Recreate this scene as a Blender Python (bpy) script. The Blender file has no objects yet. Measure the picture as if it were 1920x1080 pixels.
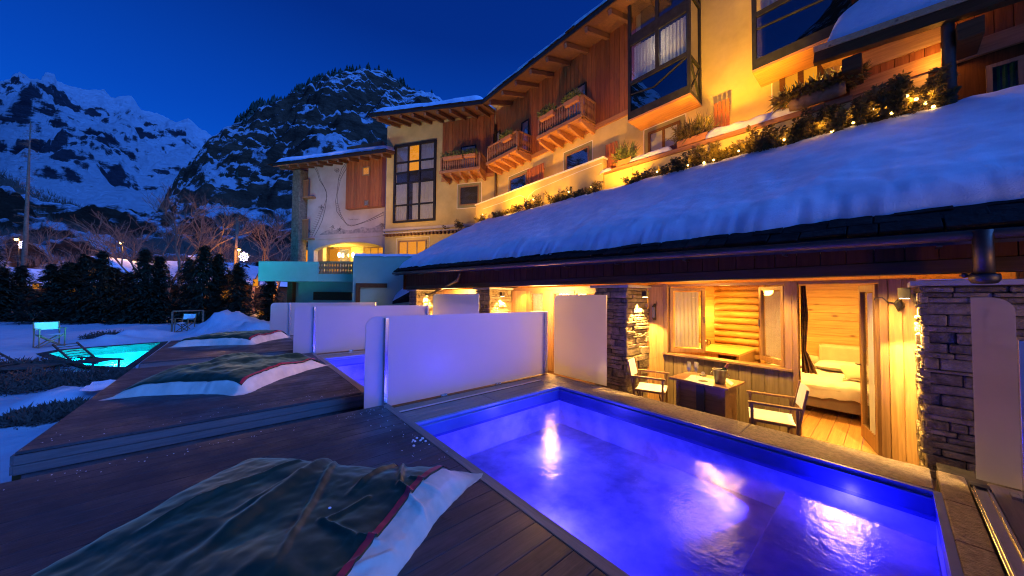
import bpy, math, random
import numpy as np
from mathutils import Vector, Matrix, noise

R = random.Random(11)
SC = bpy.context.scene
COL = SC.collection
rad = math.radians

# ------------------------------------------------------------------ camera
FL = 606.4
_u = Vector((-519, -13, -FL)).normalized()            # world +Y (along the suites) seen from the camera
_v = Vector((709, -24, -FL)); _v = (_v - _v.dot(_u) * _u).normalized()   # world +X (towards the building)
_z = _v.cross(_u).normalized()
CAM_M = Matrix((_v, _u, _z))
CAM_H = 1.45
CAM = Vector((0, 0, CAM_H))
cd = bpy.data.cameras.new("camera"); co = bpy.data.objects.new("camera", cd); COL.objects.link(co)
cd.sensor_width = 36; cd.lens = FL / 1920 * 36; cd.clip_start = 0.02; cd.clip_end = 9000
co.matrix_world = Matrix.Translation(CAM) @ CAM_M.to_4x4()
SC.camera = co

# ------------------------------------------------------------------ dusk sky
W = bpy.data.worlds.new("World"); SC.world = W; W.use_nodes = True
nt = W.node_tree; N = nt.nodes; L = nt.links; N.clear()
wo = N.new('ShaderNodeOutputWorld'); bg = N.new('ShaderNodeBackground')
sky = N.new('ShaderNodeTexSky'); sky.sky_type = 'NISHITA'; sky.sun_disc = False
sky.sun_elevation = rad(-4); sky.sun_rotation = rad(250)
tc = N.new('ShaderNodeTexCoord'); sx = N.new('ShaderNodeSeparateXYZ'); L.new(tc.outputs['Generated'], sx.inputs[0])
rp = N.new('ShaderNodeValToRGB'); cr = rp.color_ramp
cr.elements[0].position = 0.0; cr.elements[0].color = (0.004, 0.12, 0.66, 1)
cr.elements[1].position = 1.0; cr.elements[1].color = (0.0006, 0.010, 0.115, 1)
e = cr.elements.new(0.22); e.color = (0.002, 0.088, 0.60, 1)
e = cr.elements.new(0.40); e.color = (0.0012, 0.052, 0.42, 1)
e = cr.elements.new(0.62); e.color = (0.0008, 0.022, 0.21, 1)
L.new(sx.outputs['Z'], rp.inputs[0])
mx = N.new('ShaderNodeMix'); mx.data_type = 'RGBA'; mx.blend_type = 'ADD'; mx.inputs[0].default_value = 0.10
tn = N.new('ShaderNodeMix'); tn.data_type = 'RGBA'; tn.blend_type = 'MULTIPLY'; tn.inputs[0].default_value = 1; tn.inputs[7].default_value = (0.06, 0.25, 1, 1)
L.new(sky.outputs[0], tn.inputs[6]); L.new(rp.outputs[0], mx.inputs[6]); L.new(tn.outputs[2], mx.inputs[7])
L.new(mx.outputs[2], bg.inputs[0]); bg.inputs[1].default_value = 1.15
L.new(bg.outputs[0], wo.inputs[0])

sd = bpy.data.lights.new("afterglow", 'SUN'); so = bpy.data.objects.new("afterglow", sd); COL.objects.link(so)
sd.energy = 4.0; sd.angle = rad(30); sd.color = (0.045, 0.21, 1.0)
so.rotation_euler = Vector((-0.22, 0.83, -0.48)).to_track_quat('-Z', 'Y').to_euler()

SC.view_settings.view_transform = 'Standard'; SC.view_settings.look = 'None'
SC.view_settings.exposure = 0.0; SC.view_settings.gamma = 1.0; SC.view_settings.use_curve_mapping = False
SC.render.engine = 'CYCLES'
cy = SC.cycles
cy.use_denoising = True; cy.max_bounces = 7; cy.diffuse_bounces = 3; cy.glossy_bounces = 3
cy.transparent_max_bounces = 12; cy.transmission_bounces = 4; cy.sample_clamp_indirect = 4.0
cy.caustics_reflective = False; cy.caustics_refractive = False
cy.use_light_tree = True; cy.filter_width = 1.1

# ------------------------------------------------------------------ picture helpers: a pixel of the photo on a real plane
def ray(px, py): return CAM_M @ Vector(((px - 960) / FL, (540 - py) / FL, -1))
def onX(px, py, X): d = ray(px, py); return CAM + d * (X / d.x)
def onZ(px, py, Z): d = ray(px, py); return CAM + d * ((Z - CAM_H) / d.z)
def onY(px, py, Y): d = ray(px, py); return CAM + d * (Y / d.y)
def on_range(px, py, r): d = ray(px, py); return CAM + d * (r / math.hypot(d.x, d.y))
FWD = Vector((0.6508, 0.7592, 0)); RGT = Vector((0.7592, -0.6508, 0))
def at_fwd(px, z, f):
    d = ray(px, 555); k = f / (d.x * FWD.x + d.y * FWD.y)
    return Vector((d.x * k, d.y * k, z))

class Face:
    """a vertical facade plane: origin, horizontal direction a, outward normal n"""
    def __init__(s, o, a, n):
        s.o = Vector((o[0], o[1], 0)); s.a = Vector((a[0], a[1], 0)).normalized(); s.n = Vector((n[0], n[1], 0)).normalized()
    def pt(s, u, z, off=0): return s.o + s.a * u + s.n * off + Vector((0, 0, z))
    def uv(s, px, py, off=0):
        d = ray(px, py); q = s.o + s.n * off - CAM; k = q.dot(s.n) / d.dot(s.n); p = CAM + d * k
        return ((p - s.o).dot(s.a), p.z)
    def rect(s, px0, py0, px1, py1, off=0):
        a = s.uv(px0, py0, off); b = s.uv(px1, py1, off)
        return min(a[0], b[0]), max(a[0], b[0]), min(a[1], b[1]), max(a[1], b[1])

# ------------------------------------------------------------------ mesh builder
class MB:
    def __init__(s): s.v = []; s.f = []
    def add(s, vs, fs):
        n = len(s.v); s.v += [tuple(p) for p in vs]; s.f += [tuple(i + n for i in f) for f in fs]; return s
    def hexa(s, p):
        return s.add(p, [(0, 3, 2, 1), (4, 5, 6, 7), (0, 1, 5, 4), (1, 2, 6, 5), (2, 3, 7, 6), (3, 0, 4, 7)])
    def box(s, x0, x1, y0, y1, z0, z1):
        return s.hexa([(x0, y0, z0), (x1, y0, z0), (x1, y1, z0), (x0, y1, z0), (x0, y0, z1), (x1, y0, z1), (x1, y1, z1), (x0, y1, z1)])
    def fbox(s, F, u0, u1, z0, z1, o0, o1):
        P = F.pt
        return s.hexa([P(u0, z0, o0), P(u1, z0, o0), P(u1, z0, o1), P(u0, z0, o1), P(u0, z1, o0), P(u1, z1, o0), P(u1, z1, o1), P(u0, z1, o1)])
    def bar(s, a, b, w, h=None, up=(0, 0, 1)):
        a = Vector(a); b = Vector(b); h = h or w; d = (b - a).normalized(); U = Vector(up)
        if abs(d.dot(U)) > 0.98: U = Vector((1, 0, 0))
        X = d.cross(U).normalized() * (w / 2); Z = X.cross(d).normalized() * (h / 2)
        return s.hexa([a - X - Z, a + X - Z, b + X - Z, b - X - Z, a - X + Z, a + X + Z, b + X + Z, b - X + Z])
    def tube(s, pts, r, n=8, caps=True):
        pts = [Vector(p) for p in pts]; rs = r if isinstance(r, (list, tuple)) else [r] * len(pts)
        base = len(s.v); prev = None
        for i, p in enumerate(pts):
            d = (pts[min(i + 1, len(pts) - 1)] - pts[max(i - 1, 0)]).normalized()
            if prev is None: prev = d.orthogonal().normalized()
            X = (prev - d * prev.dot(d)).normalized(); prev = X; Y = d.cross(X)
            for k in range(n):
                a = 2 * math.pi * k / n; s.v.append(tuple(p + (X * math.cos(a) + Y * math.sin(a)) * rs[i]))
        for i in range(len(pts) - 1):
            for k in range(n):
                a = base + i * n + k; b = base + i * n + (k + 1) % n; s.f.append((a, b, b + n, a + n))
        if caps:
            s.f.append(tuple(base + k for k in range(n))[::-1]); s.f.append(tuple(base + (len(pts) - 1) * n + k for k in range(n)))
        return s
    def lathe(s, prof, c, n=20, axis=(0, 0, 1)):
        base = len(s.v); A = Vector(axis).normalized(); X = A.orthogonal().normalized(); Y = A.cross(X); c = Vector(c)
        for r, z in prof:
            for k in range(n):
                a = 2 * math.pi * k / n; s.v.append(tuple(c + A * z + (X * math.cos(a) + Y * math.sin(a)) * max(r, 1e-4)))
        for i in range(len(prof) - 1):
            for k in range(n):
                a = base + i * n + k; b = base + i * n + (k + 1) % n; s.f.append((a, b, b + n, a + n))
        return s
    def ball(s, c, r, n=10, sz=(1, 1, 1)):
        m = max(4, n // 2); base = len(s.v)
        for i in range(m + 1):
            th = math.pi * i / m
            for k in range(n):
                a = 2 * math.pi * k / n
                s.v.append((c[0] + r * sz[0] * math.sin(th) * math.cos(a), c[1] + r * sz[1] * math.sin(th) * math.sin(a), c[2] - r * sz[2] * math.cos(th)))
        for i in range(m):
            for k in range(n):
                a = base + i * n + k; b = base + i * n + (k + 1) % n; s.f.append((a, b, b + n, a + n))
        return s
    def prism(s, pts, vec):
        n = len(pts); v = Vector(vec); a = [Vector(p) for p in pts]
        return s.add(a + [p + v for p in a], [tuple(range(n))[::-1], tuple(range(n, 2 * n))] + [(i, (i + 1) % n, n + (i + 1) % n, n + i) for i in range(n)])
    def grid(s, fn, nu, nv):
        base = len(s.v)
        for j in range(nv + 1):
            for i in range(nu + 1): s.v.append(tuple(fn(i / nu, j / nv)))
        for j in range(nv):
            for i in range(nu):
                a = base + j * (nu + 1) + i; s.f.append((a, a + 1, a + nu + 2, a + nu + 1))
        return s
    def mesh(s, name, mat, org, smooth=False):
        me = bpy.data.meshes.new(name)
        o = Vector(org)
        me.from_pydata([(x - o.x, y - o.y, z - o.z) for x, y, z in s.v], [], s.f)
        me.materials.append(mat)
        if smooth: me.shade_smooth()
        me.update(); return me

ORG = {}
def tag(o, label=None, cat=None, group=None, kind=None):
    if label: o['label'] = label
    if cat: o['category'] = cat
    if group: o['group'] = group
    if kind: o['kind'] = kind
    return o
def base_of(mb):
    a = np.array(mb.v); lo = a.min(0); hi = a.max(0)
    return Vector(((lo[0] + hi[0]) / 2, (lo[1] + hi[1]) / 2, lo[2]))
def mesh_obj(name, mb, mat, parent=None, smooth=False, bevel=0, org=None, label=None):
    if org is None: org = ORG[parent.name] if parent else base_of(mb)
    me = mb.mesh(name, mat, org, smooth)
    o = bpy.data.objects.new(name, me); COL.objects.link(o)
    if parent: o.parent = parent
    else: o.location = org
    ORG[o.name] = Vector(org)
    if bevel:
        b = o.modifiers.new("bevel", 'BEVEL'); b.width = bevel; b.segments = 2; b.limit_method = 'ANGLE'
    if label: o['label'] = label
    return o
def thing(name, label, cat, loc, group=None, kind=None):
    o = bpy.data.objects.new(name, None); COL.objects.link(o); o.location = loc; o.empty_display_size = 0.1
    ORG[o.name] = Vector(loc); return tag(o, label, cat, group, kind)
def setting(name, mb, mat, smooth=False): return tag(mesh_obj(name, mb, mat, smooth=smooth), kind='structure')
def single(name, mb, mat, label, cat, group=None, smooth=False, bevel=0):
    return tag(mesh_obj(name, mb, mat, smooth=smooth, bevel=bevel), label, cat, group)

_pc = {}
def piece(name, parent, mat, c, size, axes=None, bev=0.004):
    """one plank, stone or slab; alike pieces share their mesh"""
    key = (mat.name, tuple(round(x, 1) if x > .3 else round(x, 2) for x in size), bev)
    ks = [max(k, .005) for k in key[1]]
    me = _pc.get(key)
    if me is None:
        m = MB(); hx, hy, hz = [k / 2 for k in ks]; b = min(bev, hx * .45, hy * .45, hz * .45)
        import bmesh
        bm = bmesh.new(); bmesh.ops.create_cube(bm, size=1)
        for v in bm.verts: v.co = Vector((v.co.x * hx * 2, v.co.y * hy * 2, v.co.z * hz * 2))
        bmesh.ops.bevel(bm, geom=bm.edges[:], offset=b, segments=1, affect='EDGES')
        me = bpy.data.meshes.new(name); bm.to_mesh(me); bm.free(); me.materials.append(mat); _pc[key] = me
    o = bpy.data.objects.new(name, me); COL.objects.link(o); o.parent = parent
    org = ORG[parent.name]
    sc = Matrix.Diagonal((size[0] / ks[0], size[1] / ks[1], size[2] / ks[2], 1))
    rot = Matrix.Identity(4)
    if axes: rot = Matrix((axes[0], axes[1], axes[2])).transposed().to_4x4()
    o.matrix_local = Matrix.Translation(Vector(c) - org) @ rot @ sc
    return o
def fpiece(name, parent, mat, F, u0, u1, z0, z1, o0, o1, bev=0.004):
    c = F.pt((u0 + u1) / 2, (z0 + z1) / 2, (o0 + o1) / 2)
    Z = Vector((0, 0, 1)); n = F.a.cross(Z)
    return piece(name, parent, mat, c, (u1 - u0, abs(o1 - o0), z1 - z0), (F.a, n * -1 if n.dot(F.n) < 0 and False else Z.cross(F.a), Z), bev)
def copy_tree(o, parent=None, loc=None, rz=None):
    c = o.copy(); COL.objects.link(c); c.parent = parent
    if loc is not None: c.location = loc
    if rz is not None: c.rotation_euler.z = rz
    for ch in list(o.children): copy_tree(ch, c)
    return c

# ------------------------------------------------------------------ materials
def newmat(name):
    m = bpy.data.materials.new(name); m.use_nodes = True; t = m.node_tree
    return m, t, t.nodes.get('Principled BSDF'), t.nodes.get('Material Output')
def _n(t, k, **kw):
    n = t.nodes.new(k)
    for a, b in kw.items(): setattr(n, a, b)
    return n
def _coords(t, scale=(1, 1, 1), jitter=True):
    g = _n(t, 'ShaderNodeNewGeometry'); mp = _n(t, 'ShaderNodeMapping'); mp.inputs['Scale'].default_value = scale
    if jitter:
        oi = _n(t, 'ShaderNodeObjectInfo'); ml = _n(t, 'ShaderNodeVectorMath', operation='SCALE'); ml.inputs[0].default_value = (37, 53, 71)
        t.links.new(oi.outputs['Random'], ml.inputs['Scale']); ad = _n(t, 'ShaderNodeVectorMath', operation='ADD')
        t.links.new(g.outputs['Position'], ad.inputs[0]); t.links.new(ml.outputs[0], ad.inputs[1]); t.links.new(ad.outputs[0], mp.inputs[0])
    else: t.links.new(g.outputs['Position'], mp.inputs[0])
    return mp.outputs[0]
def _noise(t, vec, scale, detail=5, rough=.55, dist=0):
    n = _n(t, 'ShaderNodeTexNoise'); n.inputs['Scale'].default_value = scale; n.inputs['Detail'].default_value = detail
    n.inputs['Roughness'].default_value = rough; n.inputs['Distortion'].default_value = dist; t.links.new(vec, n.inputs['Vector']); return n.outputs[0]
def _ramp(t, fac, stops):
    r = _n(t, 'ShaderNodeValToRGB'); c = r.color_ramp
    c.elements[0].position = stops[0][0]; c.elements[0].color = (*stops[0][1], 1)
    c.elements[1].position = stops[-1][0]; c.elements[1].color = (*stops[-1][1], 1)
    for p, col in stops[1:-1]: q = c.elements.new(p); q.color = (*col, 1)
    t.links.new(fac, r.inputs[0]); return r.outputs[0]
def _mix(t, fac, a, b, mode='MIX'):
    m = _n(t, 'ShaderNodeMix', data_type='RGBA', blend_type=mode)
    for i, x in ((0, fac), (6, a), (7, b)):
        if hasattr(x, 'node'): t.links.new(x, m.inputs[i])
        else: m.inputs[i].default_value = x if i == 0 else (*x, 1) if len(x) == 3 else x
    return m.outputs[2]
def _bump(t, h, strength, dist, bsdf):
    b = _n(t, 'ShaderNodeBump'); b.inputs['Strength'].default_value = strength; b.inputs['Distance'].default_value = dist
    t.links.new(h, b.inputs['Height']); t.links.new(b.outputs[0], bsdf.inputs['Normal']); return b
def _vary(t, col, amt):
    """each piece a little lighter or darker than its neighbour"""
    oi = _n(t, 'ShaderNodeObjectInfo'); mr = _n(t, 'ShaderNodeMapRange'); mr.inputs[3].default_value = 1 - amt; mr.inputs[4].default_value = 1 + amt
    t.links.new(oi.outputs['Random'], mr.inputs[0]); h = _n(t, 'ShaderNodeHueSaturation')
    t.links.new(mr.outputs[0], h.inputs['Value']); t.links.new(col, h.inputs['Color']); return h.outputs[0]

def wood(name, c1, c2, grain='Z', rough=.6, knots=.0, vary=.18, fine=1.0):
    m, t, b, _ = newmat(name)
    s = {'X': (.06, 1, 1), 'Y': (1, .06, 1), 'Z': (1, 1, .06)}[grain]
    v = _coords(t, s)
    f = _noise(t, v, 22 * fine, 6, .6, .6); g = _noise(t, v, 90 * fine, 3, .6)
    col = _ramp(t, f, [(.3, c1), (.5, tuple((a + b_) / 2 for a, b_ in zip(c1, c2))), (.72, c2)])
    col = _mix(t, .5, col, _ramp(t, g, [(.3, (.74, .74, .74)), (.7, (1.12, 1.12, 1.12))]), 'MULTIPLY')
    if knots:
        s2 = {'X': (.45, 1, 1), 'Y': (1, .45, 1), 'Z': (1, 1, .45)}[grain]
        vo = _n(t, 'ShaderNodeTexVoronoi'); vo.inputs['Scale'].default_value = 4.5; t.links.new(_coords(t, s2), vo.inputs['Vector'])
        k = _ramp(t, vo.outputs['Distance'], [(.06, (.16, .10, .07)), (.15, (1, 1, 1))])
        col = _mix(t, knots, col, k, 'MULTIPLY')
    col = _vary(t, col, vary); t.links.new(col, b.inputs['Base Color']); b.inputs['Roughness'].default_value = rough
    _bump(t, g, .25, .01, b); return m
def rough_mat(name, c1, c2, scale=6, rough=.85, bump=.3, bscale=30, vary=0, dist=.02, metal=0, jitter=True):
    m, t, b, _ = newmat(name); v = _coords(t, jitter=jitter)
    f = _noise(t, v, scale, 6, .6); col = _ramp(t, f, [(.32, c1), (.68, c2)])
    if vary: col = _vary(t, col, vary)
    t.links.new(col, b.inputs['Base Color']); b.inputs['Roughness'].default_value = rough; b.inputs['Metallic'].default_value = metal
    if bump: _bump(t, _noise(t, v, bscale, 5, .6), bump, dist, b)
    return m
def metal(name, c, rough=.25):
    m, t, b, _ = newmat(name); b.inputs['Metallic'].default_value = 1; v = _coords(t)
    col = _ramp(t, _noise(t, v, 12, 4), [(.3, tuple(x * .8 for x in c)), (.7, c)]); t.links.new(col, b.inputs['Base Color'])
    r = _n(t, 'ShaderNodeMapRange'); r.inputs[3].default_value = rough * .7; r.inputs[4].default_value = rough * 1.4
    t.links.new(_noise(t, v, 40, 3), r.inputs[0]); t.links.new(r.outputs[0], b.inputs['Roughness']); return m
def emit(name, c, s):
    m, t, b, o = newmat(name); e = _n(t, 'ShaderNodeEmission'); e.inputs[0].default_value = (*c, 1); e.inputs[1].default_value = s
    t.links.new(e.outputs[0], o.inputs[0]); return m
def glass(name, tint=(.92, .95, .96), refl=1.0, rough=.0):
    m, t, b, o = newmat(name); tr = _n(t, 'ShaderNodeBsdfTransparent'); tr.inputs[0].default_value = (*tint, 1)
    gl = _n(t, 'ShaderNodeBsdfGlossy'); gl.inputs['Roughness'].default_value = rough
    fr = _n(t, 'ShaderNodeFresnel'); fr.inputs[0].default_value = 1.5
    ml = _n(t, 'ShaderNodeMath', operation='MULTIPLY'); ml.inputs[1].default_value = refl; ml.use_clamp = True
    t.links.new(fr.outputs[0], ml.inputs[0]); mxx = _n(t, 'ShaderNodeMixShader')
    t.links.new(ml.outputs[0], mxx.inputs[0]); t.links.new(tr.outputs[0], mxx.inputs[1]); t.links.new(gl.outputs[0], mxx.inputs[2])
    t.links.new(mxx.outputs[0], o.inputs[0]); return m
def frosted(name, clear=0):
    m, t, b, o = newmat(name); v = _coords(t)
    tl = _n(t, 'ShaderNodeBsdfTranslucent'); tl.inputs[0].default_value = (.80, .80, .82, 1)
    df = _n(t, 'ShaderNodeBsdfDiffuse'); df.inputs[0].default_value = (.62, .62, .64, 1)
    gl = _n(t, 'ShaderNodeBsdfGlossy'); gl.inputs['Roughness'].default_value = .28
    m1 = _n(t, 'ShaderNodeMixShader'); m1.inputs[0].default_value = .30; t.links.new(tl.outputs[0], m1.inputs[1]); t.links.new(df.outputs[0], m1.inputs[2])
    fr = _n(t, 'ShaderNodeFresnel'); fr.inputs[0].default_value = 1.35; m2 = _n(t, 'ShaderNodeMixShader')
    t.links.new(fr.outputs[0], m2.inputs[0]); t.links.new(m1.outputs[0], m2.inputs[1]); t.links.new(gl.outputs[0], m2.inputs[2])
    # mottled frost film and a little see-through
    tr = _n(t, 'ShaderNodeBsdfTransparent'); m3 = _n(t, 'ShaderNodeMixShader'); f = _n(t, 'ShaderNodeMapRange'); f.inputs[3].default_value = .02 + clear; f.inputs[4].default_value = .09 + clear
    t.links.new(_noise(t, v, 3, 4), f.inputs[0]); t.links.new(f.outputs[0], m3.inputs[0]); t.links.new(m2.outputs[0], m3.inputs[1]); t.links.new(tr.outputs[0], m3.inputs[2])
    t.links.new(m3.outputs[0], o.inputs[0]); return m
def water(name, tint, bump=.06, scale=7, ior=1.33):
    m, t, b, o = newmat(name); v = _coords(t, jitter=False); tr = _n(t, 'ShaderNodeBsdfTransparent'); tr.inputs[0].default_value = (*tint, 1)
    gl = _n(t, 'ShaderNodeBsdfGlossy'); gl.inputs['Roughness'].default_value = .13
    bu = _n(t, 'ShaderNodeBump'); bu.inputs['Strength'].default_value = bump; bu.inputs['Distance'].default_value = .1
    a = _noise(t, v, scale, 4, .5, .6); c = _noise(t, v, scale * 6, 2, .5); t.links.new(_mix(t, .25, a, c), bu.inputs['Height'])
    fr = _n(t, 'ShaderNodeFresnel'); fr.inputs[0].default_value = ior; t.links.new(bu.outputs[0], fr.inputs['Normal']); t.links.new(bu.outputs[0], gl.inputs['Normal'])
    mm = _n(t, 'ShaderNodeMixShader'); t.links.new(fr.outputs[0], mm.inputs[0]); t.links.new(tr.outputs[0], mm.inputs[1]); t.links.new(gl.outputs[0], mm.inputs[2])
    t.links.new(mm.outputs[0], o.inputs[0]); return m
def cloth(name, c1, c2, sheen=.3, scale=5, weave=400, trans=0, rough=.9, bump=.15):
    m, t, b, o = newmat(name); v = _coords(t)
    col = _ramp(t, _noise(t, v, scale, 5, .6), [(.3, c1), (.7, c2)]); t.links.new(col, b.inputs['Base Color'])
    b.inputs['Roughness'].default_value = rough; b.inputs['Sheen Weight'].default_value = sheen; b.inputs['Sheen Roughness'].default_value = .4
    _bump(t, _noise(t, v, weave, 2), bump, .003, b)
    if trans:
        tl = _n(t, 'ShaderNodeBsdfTranslucent'); t.links.new(col, tl.inputs[0]); mm = _n(t, 'ShaderNodeMixShader'); mm.inputs[0].default_value = trans
        t.links.new(b.outputs[0], mm.inputs[1]); t.links.new(tl.outputs[0], mm.inputs[2]); t.links.new(mm.outputs[0], o.inputs[0])
    return m
def leafy(name, c1, c2, trans=.25):
    m, t, b, o = newmat(name); v = _coords(t)
    col = _ramp(t, _noise(t, v, 9, 4), [(.3, c1), (.7, c2)]); t.links.new(col, b.inputs['Base Color']); b.inputs['Roughness'].default_value = .6
    tl = _n(t, 'ShaderNodeBsdfTranslucent'); t.links.new(col, tl.inputs[0]); mm = _n(t, 'ShaderNodeMixShader'); mm.inputs[0].default_value = trans
    t.links.new(b.outputs[0], mm.inputs[1]); t.links.new(tl.outputs[0], mm.inputs[2]); t.links.new(mm.outputs[0], o.inputs[0]); return m
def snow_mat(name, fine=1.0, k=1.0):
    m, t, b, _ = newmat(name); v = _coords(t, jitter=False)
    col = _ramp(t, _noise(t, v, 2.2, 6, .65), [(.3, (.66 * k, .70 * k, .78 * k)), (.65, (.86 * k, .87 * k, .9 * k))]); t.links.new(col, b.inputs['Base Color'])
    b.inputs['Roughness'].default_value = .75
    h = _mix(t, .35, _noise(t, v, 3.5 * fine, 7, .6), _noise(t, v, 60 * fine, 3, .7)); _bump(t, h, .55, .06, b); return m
def mountain_mat(name, rock1, rock2, lo, hi, nscale, nz):
    m, t, b, _ = newmat(name); g = _n(t, 'ShaderNodeNewGeometry'); v0_ = _coords(t, (1, 1, 1), jitter=False); mp_ = _n(t, 'ShaderNodeMapping'); mp_.inputs['Rotation'].default_value = (.5, .35, 0); mp_.inputs['Scale'].default_value = (.6, .6, 1.5); t.links.new(v0_, mp_.inputs[0]); v = mp_.outputs[0]
    n1 = _noise(t, v, nscale, 11, .74, .5); sx_ = _n(t, 'ShaderNodeSeparateXYZ'); t.links.new(g.outputs['Normal'], sx_.inputs[0])
    ad = _n(t, 'ShaderNodeMath', operation='MULTIPLY_ADD'); t.links.new(sx_.outputs['Z'], ad.inputs[0]); ad.inputs[1].default_value = nz
    lw_ = _noise(t, v, nscale * .22, 3, .5); ml_ = _n(t, 'ShaderNodeMath', operation='MULTIPLY_ADD'); t.links.new(lw_, ml_.inputs[0]); ml_.inputs[1].default_value = .55; sb_ = _n(t, 'ShaderNodeMath', operation='SUBTRACT'); t.links.new(n1, sb_.inputs[0]); sb_.inputs[1].default_value = .275; t.links.new(sb_.outputs[0], ml_.inputs[2]); t.links.new(ml_.outputs[0], ad.inputs[2])
    k = _ramp(t, ad.outputs[0], [(lo, (0, 0, 0)), (hi, (1, 1, 1))])
    rock = _ramp(t, _noise(t, v, nscale * 2.3, 8, .7), [(.3, rock1), (.7, rock2)])
    col = _mix(t, k, rock, (.78, .8, .86)); t.links.new(col, b.inputs['Base Color']); b.inputs['Roughness'].default_value = .95; b.inputs['Specular IOR Level'].default_value = .1
    _bump(t, _noise(t, v, nscale * 2.5, 9, .75), 1.0, .5 / nscale, b); return m

M = {}
M['deck'] = wood('dark_composite_deck', (.026, .025, .027), (.068, .060, .060), 'X', .42, vary=.26, fine=1.6)
M['deck_edge'] = wood('deck_edge_board', (.16, .13, .11), (.26, .21, .18), 'Y', .6, vary=.08)
M['deck_side'] = wood('deck_side_board', (.08, .07, .065), (.14, .12, .11), 'X', .55, vary=.12, fine=1.6)
M['coping'] = rough_mat('wet_stone_coping', (.13, .095, .07), (.34, .26, .19), 24, .36, .8, 70, dist=.02)
M['pool'] = rough_mat('glow_mottled_lining', (.20, .24, .48), (.70, .74, .92), 2.4, .5, .1, 12, jitter=False)  # mottled lining colour paints cloudy patches of pool glow
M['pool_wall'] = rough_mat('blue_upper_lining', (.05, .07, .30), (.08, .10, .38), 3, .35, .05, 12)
M['pool_rim'] = rough_mat('blue_pool_rim', (.10, .14, .30), (.14, .2, .4), 4, .35, .05, 20)
M['water'] = water('private_pool_water', (.40, .42, .98), .07, 8)
M['water_big'] = water('turquoise_pool_water', (.6, .92, 1.0), .03, 3, 1.15)
M['steel'] = metal('brushed_steel', (.62, .62, .64), .22)
M['gutter'] = metal('lead_grey_gutter', (.15, .11, .08), .5)
M['frost'] = frosted('frosted_glass'); M['frost_thin'] = frosted('lightly_frosted_glass', .62)
M['glass'] = glass('window_glass', (.93, .95, .96), .45)
M['dark_glass'] = glass('reflecting_bay_glass', (.35, .37, .40), 5.0)
M['snow'] = snow_mat('snow'); M['snow_far'] = snow_mat('shade_dimmed_snow', .6, .68)  # ground snow darkened in its colour to stand in for hedge shade
M['stone'] = rough_mat('grey_split_stone', (.13, .095, .055), (.36, .28, .17), 7, .85, 1.0, 26, vary=.30, dist=.03)
M['mortar'] = rough_mat('dark_joint', (.05, .045, .045), (.09, .08, .08), 10, .95, .4, 40)
M['cap'] = rough_mat('stone_cap', (.34, .32, .33), (.48, .45, .46), 6, .7, .3, 30)
M['slate'] = rough_mat('dark_roof_slab', (.008, .007, .006), (.030, .024, .020), 5, .95, .8, 18, vary=.3, dist=.03)
M['fascia'] = wood('dark_red_fascia', (.075, .022, .005), (.13, .042, .010), 'Z', .7, vary=.10)
M['beam'] = wood('brown_beam', (.080, .038, .012), (.14, .068, .024), 'Y', .55)
M['siding'] = wood('red_brown_siding', (.20, .055, .012), (.42, .135, .032), 'Z', .5, .35, .2)
M['balcony'] = wood('orange_brown_timber', (.30, .125, .04), (.52, .24, .09), 'Y', .55, vary=.14)
M['baluster'] = wood('turned_timber', (.26, .105, .035), (.45, .20, .075), 'Z', .55, vary=.14)
M['rafter'] = wood('rafter_timber', (.13, .058, .024), (.24, .11, .05), 'X', .6)
M['larch_v'] = wood('honey_larch_vertical', (.42, .22, .075), (.66, .40, .16), 'Z', .45, .75, .14)
M['larch_h'] = wood('honey_larch_horizontal', (.44, .24, .085), (.68, .42, .18), 'Y', .5, .8, .14)
M['larch_x'] = wood('honey_larch_side', (.44, .24, .085), (.68, .42, .18), 'X', .5, .8, .14)
M['log'] = wood('rustic_log', (.36, .18, .06), (.62, .36, .14), 'Y', .6, .6, .16)
M['panel'] = wood('grey_brown_panel', (.16, .11, .055), (.28, .20, .11), 'Z', .55, .6, .16)
M['frame'] = wood('window_timber', (.20, .105, .045), (.34, .19, .085), 'Z', .45, vary=.08)
M['frame_h'] = wood('window_timber_rail', (.20, .105, .045), (.34, .19, .085), 'Y', .45, vary=.08)
M['floor'] = wood('room_floor_boards', (.34, .17, .06), (.52, .28, .11), 'X', .35, .4, .15)
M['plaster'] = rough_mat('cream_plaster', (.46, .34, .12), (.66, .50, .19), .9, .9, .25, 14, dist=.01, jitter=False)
M['plaster_white'] = rough_mat('pale_plaster', (.40, .345, .29), (.50, .44, .37), 1.2, .9, .25, 14, dist=.01, jitter=False)
M['plaster_teal'] = rough_mat('teal_tinted_render', (.22, .40, .27), (.28, .48, .33), 1.0, .9, .15, 14, dist=.01, jitter=False)  # turquoise pool light tinted into the wall's own colour
M['trim'] = rough_mat('white_painted_line', (.72, .68, .58), (.8, .76, .66), 3, .8, .05, 20)
M['olive'] = rough_mat('olive_window_reveal', (.20, .19, .09), (.26, .25, .12), 3, .8, .05, 20)
M['iron'] = rough_mat('black_bay_frame', (.018, .018, .02), (.035, .034, .036), 6, .4, .1, 30)
M['wrought'] = metal('dark_wrought_iron', (.10, .09, .085), .45)
M['net'] = cloth('white_net_curtain', (.66, .62, .56), (.76, .72, .66), .1, 3, 120, .35)
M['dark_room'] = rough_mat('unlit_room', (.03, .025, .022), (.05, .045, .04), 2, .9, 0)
M['lit_curtain'] = emit('lit_curtain', (1.0, .33, .015), 1.0)
M['lit_room'] = emit('lit_room_wall', (1.0, .34, .02), .8)
M['terracotta'] = rough_mat('terracotta_box', (.42, .16, .06), (.55, .23, .09), 7, .8, .2, 30)
M['linen'] = cloth('white_linen', (.60, .56, .52), (.74, .70, .66), .2, 3, 90, rough=.85)
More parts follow.
